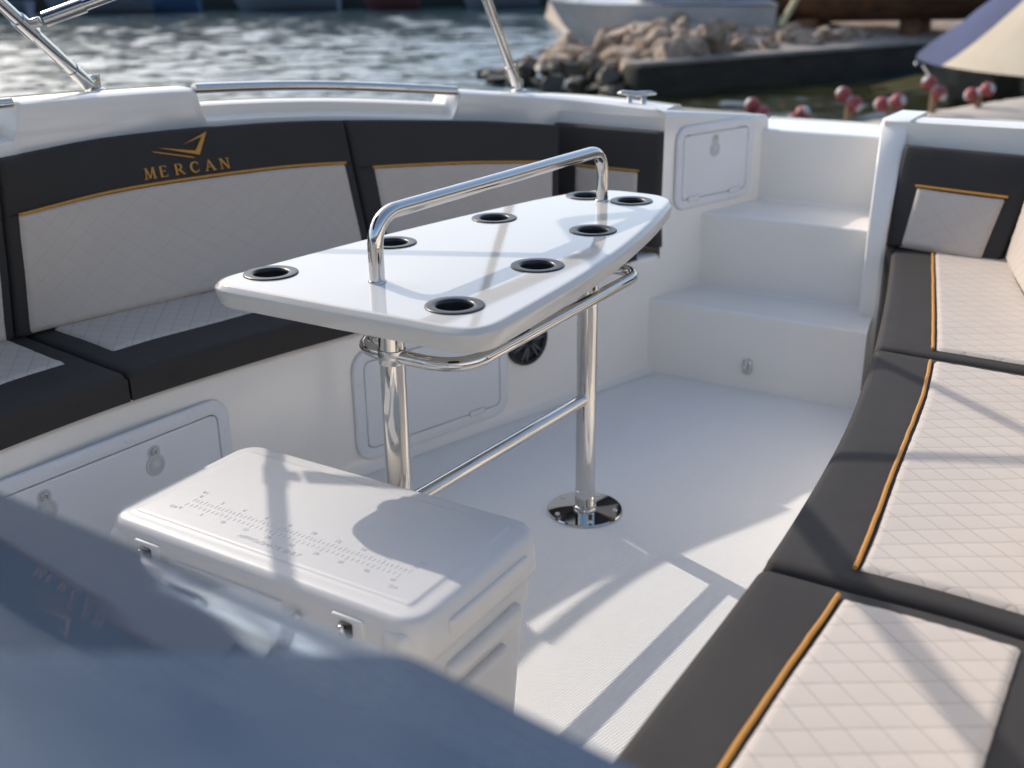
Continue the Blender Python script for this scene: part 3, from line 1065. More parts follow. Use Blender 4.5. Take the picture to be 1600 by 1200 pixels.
# --- port backrests
pb = two_rail(J_, T_)
def flip(s): return lambda u, w: (s(u, w)[0], -s(u, w)[1])
if pb(3, .5)[1].x < 0: pb = flip(pb)
def port_back(u0, u1, i0, i1, vtop, label):
    t = thing('backrest_cushion', pb((u0 + u1) / 2, 0)[0], label, 'cushion', 'port backrests')
    sg = sub(pb, u0 + .006, u1 - .006, .0, 1)
    L_ = sum((sg((k + 1) / 30, .5)[0] - sg(k / 30, .5)[0]).length for k in range(30))
    cushion('cushion_body', sg, L_, .40, .055, .014, DARK, t, 50, 16, crown=.004)
    si = sub(pb, i0, i1, .015, vtop)
    Li = sum((si((k + 1) / 30, .5)[0] - si(k / 30, .5)[0]).length for k in range(30))
    insert_panel('quilted_panel', si, lambda u, w: (u * Li, w * .40 * vtop), Li, .40 * vtop, QUILT_SOFT, t, lift=.008)
    tube('gold_piping', [si(k / 40, 1.0)[0] + si(k / 40, 1)[1] * (.0065 + .0007 * noise.noise(V((k * .9, u0, 0)))) for k in range(41)], .0036, GOLD, t, seg=8)
    for a_, b_ in ((u0 + .03, i0), (i1, u1 - .03)):
        tube('seam', [pb(a_ + (b_ - a_) * k / 8, vtop)[0] + pb(a_ + (b_ - a_) * k / 8, vtop)[1] * .0042 for k in range(9)], .0013, BLACKIN, t, seg=6)
    return t
port_back(.5, 2.0, .6, 1.93, .70, 'dark port backrest just entering at the left picture edge')
b1 = port_back(2.0, 5.0, 2.085, 4.90, .705, 'long dark port backrest carrying the gold lettering and emblem')
port_back(5.0, 8.0, 5.17, 7.82, .665, 'curved dark port backrest without lettering, behind the table handle')
t = thing('backrest_cushion', (-1.53, 3.06, .41), 'short dark backrest facing aft beside the steps, at the far end of the port bench', 'cushion', 'port backrests')
sf = bil(V((-1.745, 3.045, .408)), V((-1.374, 3.065, .408)), V((-1.755, 3.075, .770)), V((-1.384, 3.085, .763)))
cushion('cushion_body', sf, .33, .36, .05, .012, DARK, t, 20, 12)
si = sub(sf, .215, .82, .03, .66)
insert_panel('quilted_panel', si, lambda u, w: (u * .22, w * .22), .22, .22, QUILT_SOFT, t, lift=.007)
tube('gold_piping', [si(k / 12, 1.0)[0] + si(0, 0)[1] * .006 for k in range(13)], .0034, GOLD, t, seg=8)

# --- lettering and emblem on the long port backrest (flat print, px-free metric layout on the cushion)
LU = sum((pb(2 + 3 * (k + 1) / 40, .85)[0] - pb(2 + 3 * k / 40, .85)[0]).length for k in range(40))
def on_back(x, y, lift=.0062):
    """x metres from the backrest's near end, y metres above its seat edge"""
    P, n = pb(2 + 3 * x / LU, y / .405)
    return P + n * lift
def print_poly(polys, name, m, parent, sub_n=3):
    g = Geo()
    for poly in polys:
        n = len(poly)
        bm = bmesh.new()
        vs = [bm.verts.new((p[0], p[1], 0)) for p in poly]
        es = [bm.edges.new((vs[i], vs[(i + 1) % n])) for i in range(n)]
        bmesh.ops.triangle_fill(bm, use_beauty=True, edges=es)
        bmesh.ops.subdivide_edges(bm, edges=bm.edges[:], cuts=1)
        bmesh.ops.triangulate(bm, faces=bm.faces[:])
        bm.verts.index_update()
        vv = [on_back(q.co.x, q.co.y) for q in bm.verts]
        ff = []
        for q in bm.faces:
            idx = [w.index for w in q.verts]
            a, b, c = (bm.verts[i].co for i in idx[:3]) if False else [q.verts[i].co for i in range(3)]
            if (b - a).cross(c - a).z < 0: idx.reverse()
            ff.append(tuple(idx))
        bm.free()
        g.add(vv, ff)
    return g.build(name, m, parent)
def bar(x0, y0, x1, y1, w0, w1=None):
    w1 = w1 or w0
    d = V((x1 - x0, y1 - y0)).normalized()
    n = V((-d.y, d.x))
    return [(x0 + n.x * w0 / 2, y0 + n.y * w0 / 2), (x0 - n.x * w0 / 2, y0 - n.y * w0 / 2), (x1 - n.x * w1 / 2, y1 - n.y * w1 / 2), (x1 + n.x * w1 / 2, y1 + n.y * w1 / 2)]
def arc(cx, cy, rx, ry, a0, a1, w0, w1, n=12):
    o, i_ = [], []
    for k in range(n + 1):
        t = k / n
        a = R(a0 + (a1 - a0) * t)
        w = w0 + (w1 - w0) * math.sin(math.pi * t)
        o.append((cx + (rx + w / 2) * math.cos(a), cy + (ry + w / 2) * math.sin(a)))
        i_.append((cx + (rx - w / 2) * math.cos(a), cy + (ry - w / 2) * math.sin(a)))
    return [[o[k], i_[k], i_[k + 1], o[k + 1]] for k in range(n)]
def serif(x, y, w=.36): return bar(x - w / 2, y, x + w / 2, y, .07)
LET = {
    'M': [bar(.12, 0, .20, 1, .10), bar(.20, 1, .50, .05, .17, .12), bar(.50, .05, .82, 1, .09, .10), bar(.90, 0, .82, 1, .18), serif(.12, .035), serif(.90, .035), serif(.17, .965, .26), serif(.85, .965, .26)],
    'E': [bar(.18, 0, .18, 1, .18), bar(.1, .965, .66, .965, .07), bar(.18, .52, .52, .52, .07), bar(.1, .035, .70, .035, .07), bar(.66, .965, .66, .80, .06), bar(.70, .035, .70, .22, .06), bar(.52, .62, .52, .42, .05)],
    'R': [bar(.18, 0, .18, 1, .18), bar(.08, .965, .45, .965, .07), bar(.18, .48, .45, .48, .06), bar(.40, .50, .80, 0, .18, .14), serif(.18, .035), serif(.80, .035, .2)] + arc(.42, .725, .22, .24, -90, 90, .07, .17),
    'C': arc(.50, .5, .36, .46, 45, 315, .07, .19, 18) + [bar(.76, .96, .76, .68, .07), bar(.76, .28, .76, .06, .05)],
    'A': [bar(.10, 0, .44, 1.02, .09), bar(.40, 1.02, .82, 0, .14, .19), bar(.25, .36, .62, .36, .07), serif(.10, .035, .28), serif(.82, .035, .34)],
    'N': [bar(.16, 0, .16, 1, .09), bar(.16, 1, .80, 0, .19, .17), bar(.80, 0, .80, 1, .09), serif(.16, .035, .3), serif(.14, .965, .26), serif(.80, .965, .3)],
}
TXT0, TXTY, TXTH, TXTS = 0.378, 0.298, 0.026, 0.0325
polys = []
for k, ch in enumerate('MERCAN'):
    for poly in LET[ch]:
        polys.append([(TXT0 + k * TXTS + p[0] * .0245, TXTY + p[1] * TXTH) for p in poly])
print_poly(polys, 'lettering', GOLD, b1)
logo = [[(370, 152), (537, 75), (457, 237), (212, 153), (437, 204), (500, 107)], [(165, 170), (410, 243), (425, 257), (185, 184)]]
lg = []
for poly in logo:                                        # emblem: a hooked sail stroke over a swoosh
    lg.append([(TXT0 + .026 + (x - 165) * .00034, TXTY + .034 + (257 - y) * .00033) for x, y in poly])
print_poly(lg, 'emblem', GOLD, b1)

# ------------------------------------------------------------------ the table
TZ = 0.725
TC = V((-1.165, 1.80, 0.0))
table = thing('cockpit_table', (-1.11, 1.76, 0.0), 'white table with cup holders, chrome handle and two steel legs on the cockpit floor', 'table')
corner = [(-1.462, 1.365), (-1.435, 1.285), (-.875, 1.272), (-.845, 1.36), (-.868, 1.63), (-.908, 1.91), (-.985, 2.26), (-1.04, 2.345), (-1.17, 2.385), (-1.255, 2.36), (-1.285, 2.285), (-1.36, 1.94), (-1.425, 1.63)]
# rounded outline, ccw seen from above
ol = []
def rounded(poly, rads, n=7):
    out = []
    m_ = len(poly)
    for i in range(m_):
        a, b, c = V(poly[i - 1]), V(poly[i]), V(poly[(i + 1) % m_])
        d1, d2 = a - b, c - b
        r = min(rads[i], d1.length * .48, d2.length * .48)
        p, q = b + d1.normalized() * r, b + d2.normalized() * r
        for k in range(n + 1):
            t = k / n
            w = (1 - t) ** 2 * p + 2 * t * (1 - t) * b + t * t * q
            out.append((w.x, w.y))
    return out
tp = [(-1.468, 1.293), (-.866, 1.298), (-.872, 1.46), (-.886, 1.68), (-.918, 1.92), (-.966, 2.16), (-1.028, 2.402), (-1.238, 2.408), (-1.305, 2.25), (-1.368, 1.98), (-1.425, 1.66)]
ol = rounded(tp, [.080, .075, .10, .10, .12, .07, .08, .08, .08, .12, .12])
prof = [(.034, TZ - .042), (.013, TZ - .0417), (.0075, TZ - .0400), (.0045, TZ - .036), (.0006, TZ - .0130), (.0001, TZ - .0105), (.0005, TZ - .0088), (.0016, TZ - .0076), (.0082, TZ - .0016), (.0094, TZ - .0009), (.0115, TZ - .0003), (.0150, TZ)]
rows = []
for ins, h in prof:
    o = inset(ol, ins)
    rows.append([V((p[0], p[1], h)) for p in o])
v, f = loft(rows, False, True)
nring = len(ol)
CUPS = [(-1.392, 1.402), (-1.340, 1.695), (-1.281, 1.985), (-1.218, 2.298), (-1.098, 2.294), (-1.037, 1.986), (-.995, 1.686), (-.985, 1.402)]
CR = .0385
bm = bmesh.new()
topv = [bm.verts.new(p) for p in rows[-1]]
edges = [bm.edges.new((topv[i], topv[(i + 1) % nring])) for i in range(nring)]
holes = []
for (cx, cy) in CUPS:
    hv = [bm.verts.new((cx + CR * math.cos(2 * math.pi * k / 28), cy + CR * math.sin(2 * math.pi * k / 28), TZ)) for k in range(28)]
    holes.append(hv)
    edges += [bm.edges.new((hv[i], hv[(i + 1) % 28])) for i in range(28)]
bmesh.ops.triangle_fill(bm, use_beauty=True, use_dissolve=False, edges=edges)
bm.verts.index_update()
base = len(v)
v += [q.co.copy() for q in bm.verts]
flat = []
for q in bm.faces:
    idx = [w.index for w in q.verts]
    if q.normal.z < 0: idx.reverse()
    flat.append(len(f))
    f.append(tuple(base + i for i in idx))
bm.free()
f.append(tuple(reversed(range(nring))))
flat.append(len(f) - 1)
mesh_obj('table_top', v, f, TABLE_W, table, flat=flat, sharp=32)
for (cx, cy) in CUPS:
    g = Geo()
    g.add(*lathe_geo([(.0498, .0002), (.0500, .0012), (.0494, .0021), (.0475, .0026), (.0365, .0024), (.0335, .0019), (.0318, .0006), (.0308, -.003), (.0302, -.03)], (cx, cy, TZ), UP, 36))
    co = g.build('cup_holder', BLACKP, table)
    v, f = lathe_geo([(.0306, -.004), (.0300, -.03), (.0288, -.068), (.0001, -.070)], (cx, cy, TZ), UP, 28)
    mesh_obj('cup_well', v, f, BLACKIN, co)
H1, H2 = V((-1.188, 1.455, TZ)), V((-1.162, 2.268, TZ))
hh = .118
tube('handle', fillet([H1 - V((0, 0, .01)), H1 + V((0, 0, hh)), H2 + V((0, 0, hh)), H2 - V((0, 0, .01))], [0, .075, .06, 0], 10), .0142, CHROME, table, seg=20)
for h_ in (H1, H2):
    v, f = lathe_geo([(.0165, .0003), (.0165, .0018), (.0135, .004), (.0126, .0045)], h_, UP, 24)
    mesh_obj('handle_collar', v, f, CHROME, table)
PN, PF = V((-1.145, 1.432, 0)), V((-1.106, 2.098, 0))
PR = .0242
for p in (PN, PF):
    g = Geo()
    g.add(*lathe_geo([(PR, .012), (PR, .0575), (PR, .058), (PR - .0008, .0585), (PR - .0008, TZ - .039)], p, UP, 32))
    lg_ = g.build('leg', CHROME, table, sharp=40)
    v, f = lathe_geo([(.092, .0008), (.092, .0035), (.0895, .0062), (.05, .0075), (PR + .004, .0085), (PR + .003, .012), (PR + .0035, .0165), (PR, .018)], p, UP, 48)
    bp_ = mesh_obj('base_plate', v, f, CHROME, lg_, sharp=40)
    for k in range(5):
        a = R(72 * k + 20)
        v, f = lathe_geo([(.006, .0), (.0058, .0016), (.004, .003), (.0002, .0034)], p + V((.074 * math.cos(a), .074 * math.sin(a), .0067)), UP, 10)
        mesh_obj('plate_screw', v, f, CHROME_B, lg_)
    v, f = lathe_geo([(PR, TZ - .048), (.060, TZ - .047), (.060, TZ - .0418)], p, UP, 32)
    mesh_obj('top_flange', v, f, CHROME, lg_)
zb = .297
tube('cross_bar', [V((PN.x, PN.y + PR * .9, zb)), V((PF.x, PF.y - PR * .9, zb))], .0145, CHROME, table, seg=18)
# loop rail round the legs under the top
zl = TZ - .124
loop = [(-1.238, 1.432), (-.996, 1.432), (-.998, 2.150), (-1.225, 2.150)]
lp = rounded(loop, [.075, .085, .07, .07], 8)
tube('loop_rail', [V((x, y, zl)) for x, y in lp], .0128, CHROME, table, seg=16, closed=True)
for p_ in ((PN.x, 1.436), (PF.x, 2.12)):
    v, f = lathe_geo([(PR + .0003, -.0135), (PR + .0010, -.0125), (PR + .0010, .0125), (PR + .0003, .0135)], (p_[0], PN.y if p_[1] < 2 else PF.y, zl), UP, 28)
    mesh_obj('weld_collar', v, f, CHROME_B, table)

# ------------------------------------------------------------------ the cooler
CX, CY = -1.117, 1.183
cw, cd = .662, .356
cooler = thing('cooler_box', (CX, CY, 0.0), 'white moulded cooler box with ruler on its lid, standing below the near table end', 'cooler')
def rings_w(outline, prof, cap_top=True, cap_bottom=False):
    rows = []
    for ins, h in prof:
        o = inset(outline, ins)
        rows.append([V((CX + p[0], CY + p[1], h)) for p in o])
    v, f = loft(rows, False, True)
    n = len(outline)
    if cap_top: f.append(tuple(range((len(rows) - 1) * n, len(rows) * n)))
    if cap_bottom: f.append(tuple(reversed(range(n))))
    return v, f
CZ = .400
lid_ol = rrect(cw, cd, .050, 8)
v, f = rings_w(lid_ol, [(.030, CZ - .078), (.004, CZ - .076), (.0, CZ - .070), (.0015, CZ - .030), (.006, CZ - .014), (.012, CZ - .006), (.020, CZ - .0040), (.030, CZ - .0034), (.0395, CZ - .0032), (.0425, CZ - .0020), (.0445, CZ - .0006), (.049, CZ)])
mesh_obj('lid', v, f, COOLER, cooler, sharp=42)
body_ol = rrect(cw - .030, cd - .026, .045, 8)
v, f = rings_w(body_ol, [(.028, .0), (.024, .006), (.010, .19), (.006, .25), (.0, .262), (-.002, .268), (-.003, .300), (.0, .312), (.004, CZ - .080), (.03, CZ - .079)])
mesh_obj('body', v, f, COOLER, cooler, sharp=42)
v, f = rings_w(rrect(cw - .028, cd - .024, .045, 8), [(.002, CZ - .0815), (.002, CZ - .0755)], cap_top=False)
mesh_obj('lid_gap_shade', v, f, DARKGAP, cooler)  # dark band laid in for the shade between lid and body
# moulded end handles and lid pockets
for s in (1, -1):
    x = CX + s * (cw / 2 - .010)
    bevel_box('end_handle', (x - s * .004, CY, .272), (.030, .205, .034), COOLER, cooler, .011, 4)
    bevel_box('end_rib', (x - s * .012, CY, .212), (.022, .150, .022), COOLER, cooler, .009, 4)
    bevel_box('lid_pocket', (x + s * .009, CY + .005, CZ - .042), (.012, .215, .026), COOLER, cooler, .005, 3)
# corner feet on the near face and latch bosses
for x in (CX - .215, CX + .205):
    bevel_box('latch_boss', (x, CY - cd / 2 + .0065, CZ - .050), (.060, .018, .054), COOLER, cooler, .004, 3)
    bevel_box('latch_slot', (x, CY - cd / 2 - .003, CZ - .042), (.022, .010, .022), BLACKIN, cooler, .002, 2)
    g = Geo()
    g.add(*tube_geo([(x, CY - cd / 2 - .004, CZ - .060), (x, CY - cd / 2 - .012, CZ - .040), (x - .002, CY - cd / 2 - .016, CZ - .030)], .0045, 10))
    g.build('latch_pin', CHROME_B, cooler)
for x in (CX - cw / 2 + .045, CX + cw / 2 - .045):
    bevel_box('corner_boss', (x, CY - cd / 2 + .0135, CZ - .060), (.050, .034, .078), COOLER, cooler, .0155, 5)
bevel_box('lid_front_recess', (CX - .035, CY - cd / 2 + .0005, CZ - .056), (.230, .010, .036), COOLER, cooler, .004, 3)
# bail handle on the near face
hx0, hx1 = CX - .13, CX + .085
yf = CY - cd / 2 - .016
tube('bail_handle', fillet([(hx1 + .03, yf + .012, CZ - .045), (hx1 + .012, yf, CZ - .075), (hx1 - .05, yf - .035, CZ - .20), (hx0 + .02, yf - .035, CZ - .20), (hx0 - .03, yf, CZ - .075), (hx0 - .045, yf + .012, CZ - .045)], [0, .03, .05, .05, .03, 0], 7), .0075, CHROME, cooler, seg=14)
# drain plug and its chain on the starboard end
px_ = CX + cw / 2 - .026
v, f = lathe_geo([(.016, -.006), (.016, .004), (.013, .007), (.008, .006), (.0, .004)], (px_, CY - .04, .10), V((1, 0, -.05)), 20)
mesh_obj('drain_plug', v, f, COOLER_MARK, cooler)
g = Geo()
for k in range(16):
    c = V((px_ + .008 + .0005 * k, CY - .015 + .0008 * k, .135 - k * .0055))
    ax = V((1, 0, 0)) if k % 2 else V((0, 1, 0))
    pts = [c + (UP * math.cos(a) * .0042 + (V((0, 1, 0)) if k % 2 else V((1, 0, 0))) * math.sin(a) * .0026) for a in [2 * math.pi * j / 8 for j in range(8)]]
    g.add(*tube_geo(pts, .0010, 5, closed=True))
g.build('plug_chain', CHROME_B, cooler)
# ruler on the lid: moulded strokes, figures and words
g = Geo()
rx0, rx1 = CX - .225, CX + .232
ry = CY - .070
def stroke(x, y0, y1, w=.0011):
    g.add(*box_geo((x, (y0 + y1) / 2, CZ + .0001), (w, abs(y1 - y0), .0008)))
for k in range(0, 55):                                   # thirds of an inch
    x = rx0 + (rx1 - rx0) * k / 54
    stroke(x, ry + .004, ry + .004 + (.0105 if k % 3 == 0 else .0075), .0010)
for k in range(0, 46):                                   # centimetres
    x = rx0 + (rx1 - rx0) * k / 45.72
    stroke(x, ry - .004, ry - .004 - (.0105 if k % 5 == 0 else .0075), .0010)
g.build('ruler_marks', COOLER_MARK, cooler, smooth=False)['kind'] = 'stuff'

def text_geo(s, size, loc, mx=None):
    cu = bpy.data.curves.new('t', 'FONT')
    cu.body = s
    cu.size = size
    cu.align_x = 'CENTER'
    cu.extrude = .00025
    cu.resolution_u = 2
    ob = bpy.data.objects.new('t', cu)
    COL.objects.link(ob)
    dg = bpy.context.evaluated_depsgraph_get()
    me = bpy.data.meshes.new_from_object(ob.evaluated_get(dg))
    v = [q.co + V(loc) for q in me.vertices]
    f = [tuple(p.vertices) for p in me.polygons]
    bpy.data.objects.remove(ob)
    bpy.data.curves.remove(cu)
    bpy.data.meshes.remove(me)
    return v, f
g = Geo()
for k in range(0, 19, 2):
    g.add(*text_geo(str(k), .0118, (rx0 + (rx1 - rx0) * k / 18, ry + .020, CZ + .0003)))
for k in range(0, 46, 5):
    g.add(*text_geo(str(k), .0108, (rx0 + (rx1 - rx0) * k / 45.72, ry - .027, CZ + .0003)))
g.add(*text_geo('IN', .0105, (rx0 - .004, ry + .034, CZ + .0003)))
g.add(*text_geo('CM', .0105, (rx0 - .014, ry - .030, CZ + .0003)))
g.add(*text_geo('IN', .0105, (rx1 + .004, ry + .034, CZ + .0003)))
g.add(*text_geo('CM', .0105, (rx1 + .004, ry - .043, CZ + .0003)))
g.add(*text_geo('APPROXIMATE ONLY', .0135, ((rx0 + rx1) / 2 - .01, ry - .046, CZ + .0003)))
g.build('ruler_lettering', COOLER_MARK, cooler, smooth=False)['kind'] = 'stuff'

# ------------------------------------------------------------------ folded windscreen in the near foreground
def pane_material(name, tint, ior=1.5, boost=1.0):
    m = bpy.data.materials.new(name)
    m.use_nodes = True
    nt = m.node_tree
    nt.nodes.clear()
    L = nt.links.new
    out = N(nt, 'ShaderNodeOutputMaterial')
    tr = N(nt, 'ShaderNodeBsdfTransparent')
    tr.inputs['Color'].default_value = (*tint, 1)
    gl = N(nt, 'ShaderNodeBsdfGlossy')
    gl.inputs['Roughness'].default_value = 0.03
    gl.inputs['Color'].default_value = (0.95, 0.97, 1, 1)
    tc = N(nt, 'ShaderNodeTexCoord')
    nz = N(nt, 'ShaderNodeTexNoise', Scale=5.0, Detail=2.0)
    L(tc.outputs['Object'], nz.inputs['Vector'])
    bp = N(nt, 'ShaderNodeBump', Strength=0.05, Distance=0.02)
    L(nz.outputs['Fac'], bp.inputs['Height'])
    L(bp.outputs[0], gl.inputs['Normal'])
    fz = N(nt, 'ShaderNodeFresnel', IOR=ior)
    mx = N(nt, 'ShaderNodeMixShader')
    L(fz.outputs[0], mx.inputs[0])
    L(tr.outputs[0], mx.inputs[1])
    L(gl.outputs[0], mx.inputs[2])
    df = N(nt, 'ShaderNodeBsdfDiffuse')
    df.inputs['Color'].default_value = (0.34, 0.41, 0.50, 1)  # bluish diffuse haze mixed in for a veil of reflected sky
    m2 = N(nt, 'ShaderNodeMixShader')
    m2.inputs[0].default_value = 0.13
    L(mx.outputs[0], m2.inputs[1])
    L(df.outputs[0], m2.inputs[2])
    L(m2.outputs[0], out.inputs['Surface'])
    return m
SMOKED = pane_material('smoked_acrylic', (0.86, 0.91, 0.96), 1.45)
WINGM = mat('acrylic_wing_sky_tone', (0.056, 0.102, 0.178), 0.26, spec=0.4, col2=(0.075, 0.125, 0.20), vscale=6.0, stretch=(1, 3, 1), rvar=0.3, coat=0.0)  # reflected sky and its streaks put into the base colour
screen = thing('windscreen', (-1.0, .05, .95), 'smoked windscreen panel lying forward in the blurred near foreground', 'windscreen')
def scr(x, y): return V((x, y, .93 - .5197 * (y - .305) - .029 * (x + .474)))
def slab(name, outline, zf, th, m, parent, nx=1):
    n = len(outline)
    top = [zf(x, y) for x, y in outline]
    bot = [p - V((0, 0, th)) for p in top]
    f = [tuple(range(n)), tuple(reversed(range(n, 2 * n)))] + [(k, n + k, n + (k + 1) % n, (k + 1) % n) for k in range(n)]
    return mesh_obj(name, top + bot, [tuple(q) for q in f], m, parent, smooth=False)
po = rounded([(-1.90, .02), (-.42, .02), (-.345, .43), (-1.90, .43)], [.01, .01, .012, .05], 4)
slab('smoked_pane', po, scr, .006, SMOKED, screen)
def wing(x, y): return scr(x, y) + V((0, 0, .0015 - .05 * (x + .36)))
wo = rounded([(-.436, .02), (.10, .02), (.10, .36), (-.10, .415), (-.352, .438)], [.01, .02, .04, .05, .012], 5)
slab('side_wing', wo, wing, .010, WINGM, screen)
tube('hinge_tube', [(-1.92, .015, 1.08), (.10, .015, 1.03)], .012, CHROME_B, screen)
# helm console below and behind it
console = thing('helm_console', (-.95, -.2, 0), 'white helm console under the folded windscreen', 'console')
bevel_box('console_body', (-.95, -.25, .50), (1.6, .42, .998), GEL, console, .05, 4)

# ------------------------------------------------------------------ sunshade frame: stanchions, brace, hoop and added shade panel
bim = thing('sunshade_frame', (-2.40, 1.87, .955), 'stainless sunshade stanchions footed on the white port gunwale', 'sunshade')
F1 = V((-2.36, 1.83, .962)); D1 = V((.055, -.205, .164))
F2 = V((-1.905, 3.115, .856)); W = V((-1.965, 2.51, 1.95))
def stanchion(F, E, r=.0145):
    d = (E - F).normalized()
    s = tube('stanchion', [F + d * .035, E], r, CHROME, bim)
    tube('sleeve', [F + d * .03, F + d * .095], r + .0028, CHROME, s)
    g = Geo()
    g.add(*lathe_geo([(.026, -.002), (.026, .004), (.022, .007), (.012, .009), (.009, .016)], F, UP, 20))
    side = V((-d.y, d.x, 0)).normalized()
    for k in (-1, 1):
        g.add(*box_geo(F + side * .008 * k + V((0, 0, .022)), (.005, .02, .034)))
    g.add(*tube_geo([F + V((0, 0, .030)) - side * .016, F + V((0, 0, .030)) + side * .016], .005, 10))
    g.add(*tube_geo([F + V((0, 0, .028)), F + d * .05], .010, 12))
    g.build('deck_hinge', CHROME_B, s, sharp=40)
    return s
E1 = F1 + D1.normalized() * 1.62
stanchion(F1, E1)
stanchion(F2, W)
Q = F1 + D1.normalized() * .268
BD = V((.68, .68, .32)).normalized()
br_end = Q + BD * 1.42
g = Geo()
dn = D1.normalized()
tube('clamp', [Q - dn * .028, Q + dn * .028], .0185, CHROME, bim)
tube('brace', [Q + BD * .05, br_end], .0135, CHROME, bim)
tube('brace_socket', [Q + BD * .045, Q + BD * .14], .0175, CHROME_B, bim)
bevel_box('clamp_lug', Q + BD * .022, (.022, .030, .022), CHROME_B, bim, .004, 2, rot=BD.to_track_quat('Y', 'Z').to_matrix())
hp = [(E1.x, E1.y, E1.z), (-1.88, .42, 2.06), (-1.14, .42, 2.08), (.0, .42, 2.0), (.36, .42, 1.6), (.40, .42, .97)]
tube('hoop', fillet(hp, .15, 8), .0125, CHROME, bim)
tube('hoop', fillet([W, (-1.28, 2.51, 1.98), (-.45, 2.51, 1.95), (-.12, 2.2, 1.75), (.42, 1.25, .96)], .12, 8), .0125, CHROME, bim)
tube('drop_tube', [br_end, (br_end.x, br_end.y, 1.965)], .0125, CHROME, bim)
DA, DB = V((-2.15, 2.407, 1.45)), V((-1.15, 1.19, 1.45))
tube('diagonal_tube', fillet([V((-1.94, 2.76, 1.50)), DA, DB, V((-1.52, 1.30, 2.02))], [0, .05, .05, 0], 6), .0185, CHROME, bim)
tube('side_rail', [W, (-1.80, 1.30, 2.02)], .0125, CHROME, bim)
rows = []
for i in range(13):
    y = 1.30 - 1.7 * i / 12
    rows.append([V((-2.50 + .98 * j / 16, y, 2.00 + .05 * math.sin(math.pi * j / 16) + .015 * math.cos(i * 1.5))) for j in range(17)])
v, f = loft(rows)
mesh_obj('shade_panel', v, f, NAVY, bim)  # unseen panel, added and sized to shade the near windscreen
tube('canopy_edge_tube', fillet([(-1.52, -.40, 2.02), (-1.52, 1.30, 2.02), (-2.49, 1.30, 2.0), (-2.49, -.40, 2.0)], .06, 5), .0125, CHROME, bim)
tube('rear_leg', [(-2.48, -.38, 2.0), (-2.33, -.55, .98)], .0125, CHROME, bim)
tube('rear_leg', [(-1.52, -.40, 2.02), (-2.33, -.55, 1.1)], .0125, CHROME, bim)

# ------------------------------------------------------------------ breakwater: boulders, quay wall
def rock_mesh(seed, m):
    rnd = random.Random(seed)
    bm = bmesh.new()
    bmesh.ops.create_icosphere(bm, subdivisions=3, radius=1.0)
    planes = []
    for _ in range(11):
        n = V((rnd.gauss(0, 1), rnd.gauss(0, 1), rnd.gauss(0, 1))).normalized()
        planes.append((n, rnd.uniform(.38, .78)))
    for q in bm.verts:
        p = q.co.copy()
        for n, d in planes:
            k = p.dot(n)
            if k > d:
                p -= n * (k - d)
        p += p.normalized() * .05 * noise.noise(p * 3 + V((seed, 0, 0)))
        q.co = p
    me = bpy.data.meshes.new('boulder')
    bm.to_mesh(me)
    bm.free()
    me.polygons.foreach_set('use_smooth', [True] * len(me.polygons))
    me.set_sharp_from_angle(angle=R(14))
    me.materials.append(m)
    return me
RD = [rock_mesh(k, ROCK) for k in range(8)]
RW = [rock_mesh(40 + k, ROCK_WET) for k in range(5)]
def put_rock(me, p, s, label, group, rnd, sq=(1, 1, 1)):
    o = bpy.data.objects.new('boulder', me)
    COL.objects.link(o)
    o.location = p
    o.rotation_euler = (rnd.uniform(-.6, .6), rnd.uniform(-.6, .6), rnd.uniform(0, 6.28))
    o.scale = (s * sq[0] * rnd.uniform(.85, 1.3), s * sq[1] * rnd.uniform(.85, 1.2), s * sq[2] * rnd.uniform(.7, 1.0))
    tag(o, label, 'rock', group)
    return o
rnd = random.Random(11)
def wpt(a, b, z):
    p = WA + WD * a + WN * b
    return V((p.x, p.y, z))
k = 0
# waterline row (wet), then rising rows (dry)
for b in [0.15 + i * .30 for i in range(12)]:
    a = rnd.uniform(-.35, -.05)
    put_rock(RW[k % 5], wpt(a, b, -.66 + rnd.uniform(-.05, .06)), rnd.uniform(.17, .30), 'dark wet boulder at the waterline of the breakwater', 'wet boulders at the waterline', rnd); k += 1
for b in [3.6, 3.95, 4.3]:
    put_rock(RW[k % 5], wpt(rnd.uniform(.0, .4), b, -.68), rnd.uniform(.14, .22), 'small wet boulder beyond the left end of the breakwater', 'wet boulders at the waterline', rnd); k += 1
for b in [0.2 + i * .34 for i in range(10)]:
    put_rock(RW[k % 5], wpt(rnd.uniform(.1, .4), b, -.47 + rnd.uniform(-.05, .08)), rnd.uniform(.2, .30), 'dark weedy boulder just above the waterline of the breakwater', 'weedy boulders above the waterline', rnd); k += 1
for row in range(5):
    for i in range(8):
        b = .15 + i * .42 + rnd.uniform(-.12, .12)
        if b > 3.3 - row * .12: continue
        a = .45 + row * .36 + rnd.uniform(-.12, .12)
        z = -.38 + row * .105 + rnd.uniform(-.05, .07) - max(0, b - 2.6) * .18
        put_rock(RD[k % 8], wpt(a, b, z), rnd.uniform(.20, .42), ['lowest dry', 'second', 'third', 'fourth', 'topmost'][row] + ' tier limestone boulder on the breakwater', 'limestone boulders of the breakwater', rnd); k += 1
for i in range(16):
    a, b = 1.0 + i * .34, .35 + rnd.uniform(0, .45)
    put_rock(RD[k % 8], wpt(a, b, bank_h(a, b) + .04), rnd.uniform(.12, .30), 'pale boulder lying along the quay wall edge', 'boulders along the quay wall', rnd); k += 1
for i in range(15):
    a, b = 2.4 + rnd.uniform(0, 3.2), .9 + rnd.uniform(0, 1.9)
    put_rock(RD[k % 8], wpt(a, b, bank_h(a, b) + .03), rnd.uniform(.10, .28), 'loose boulder lying on the gravel bank', 'loose boulders on the gravel', rnd); k += 1
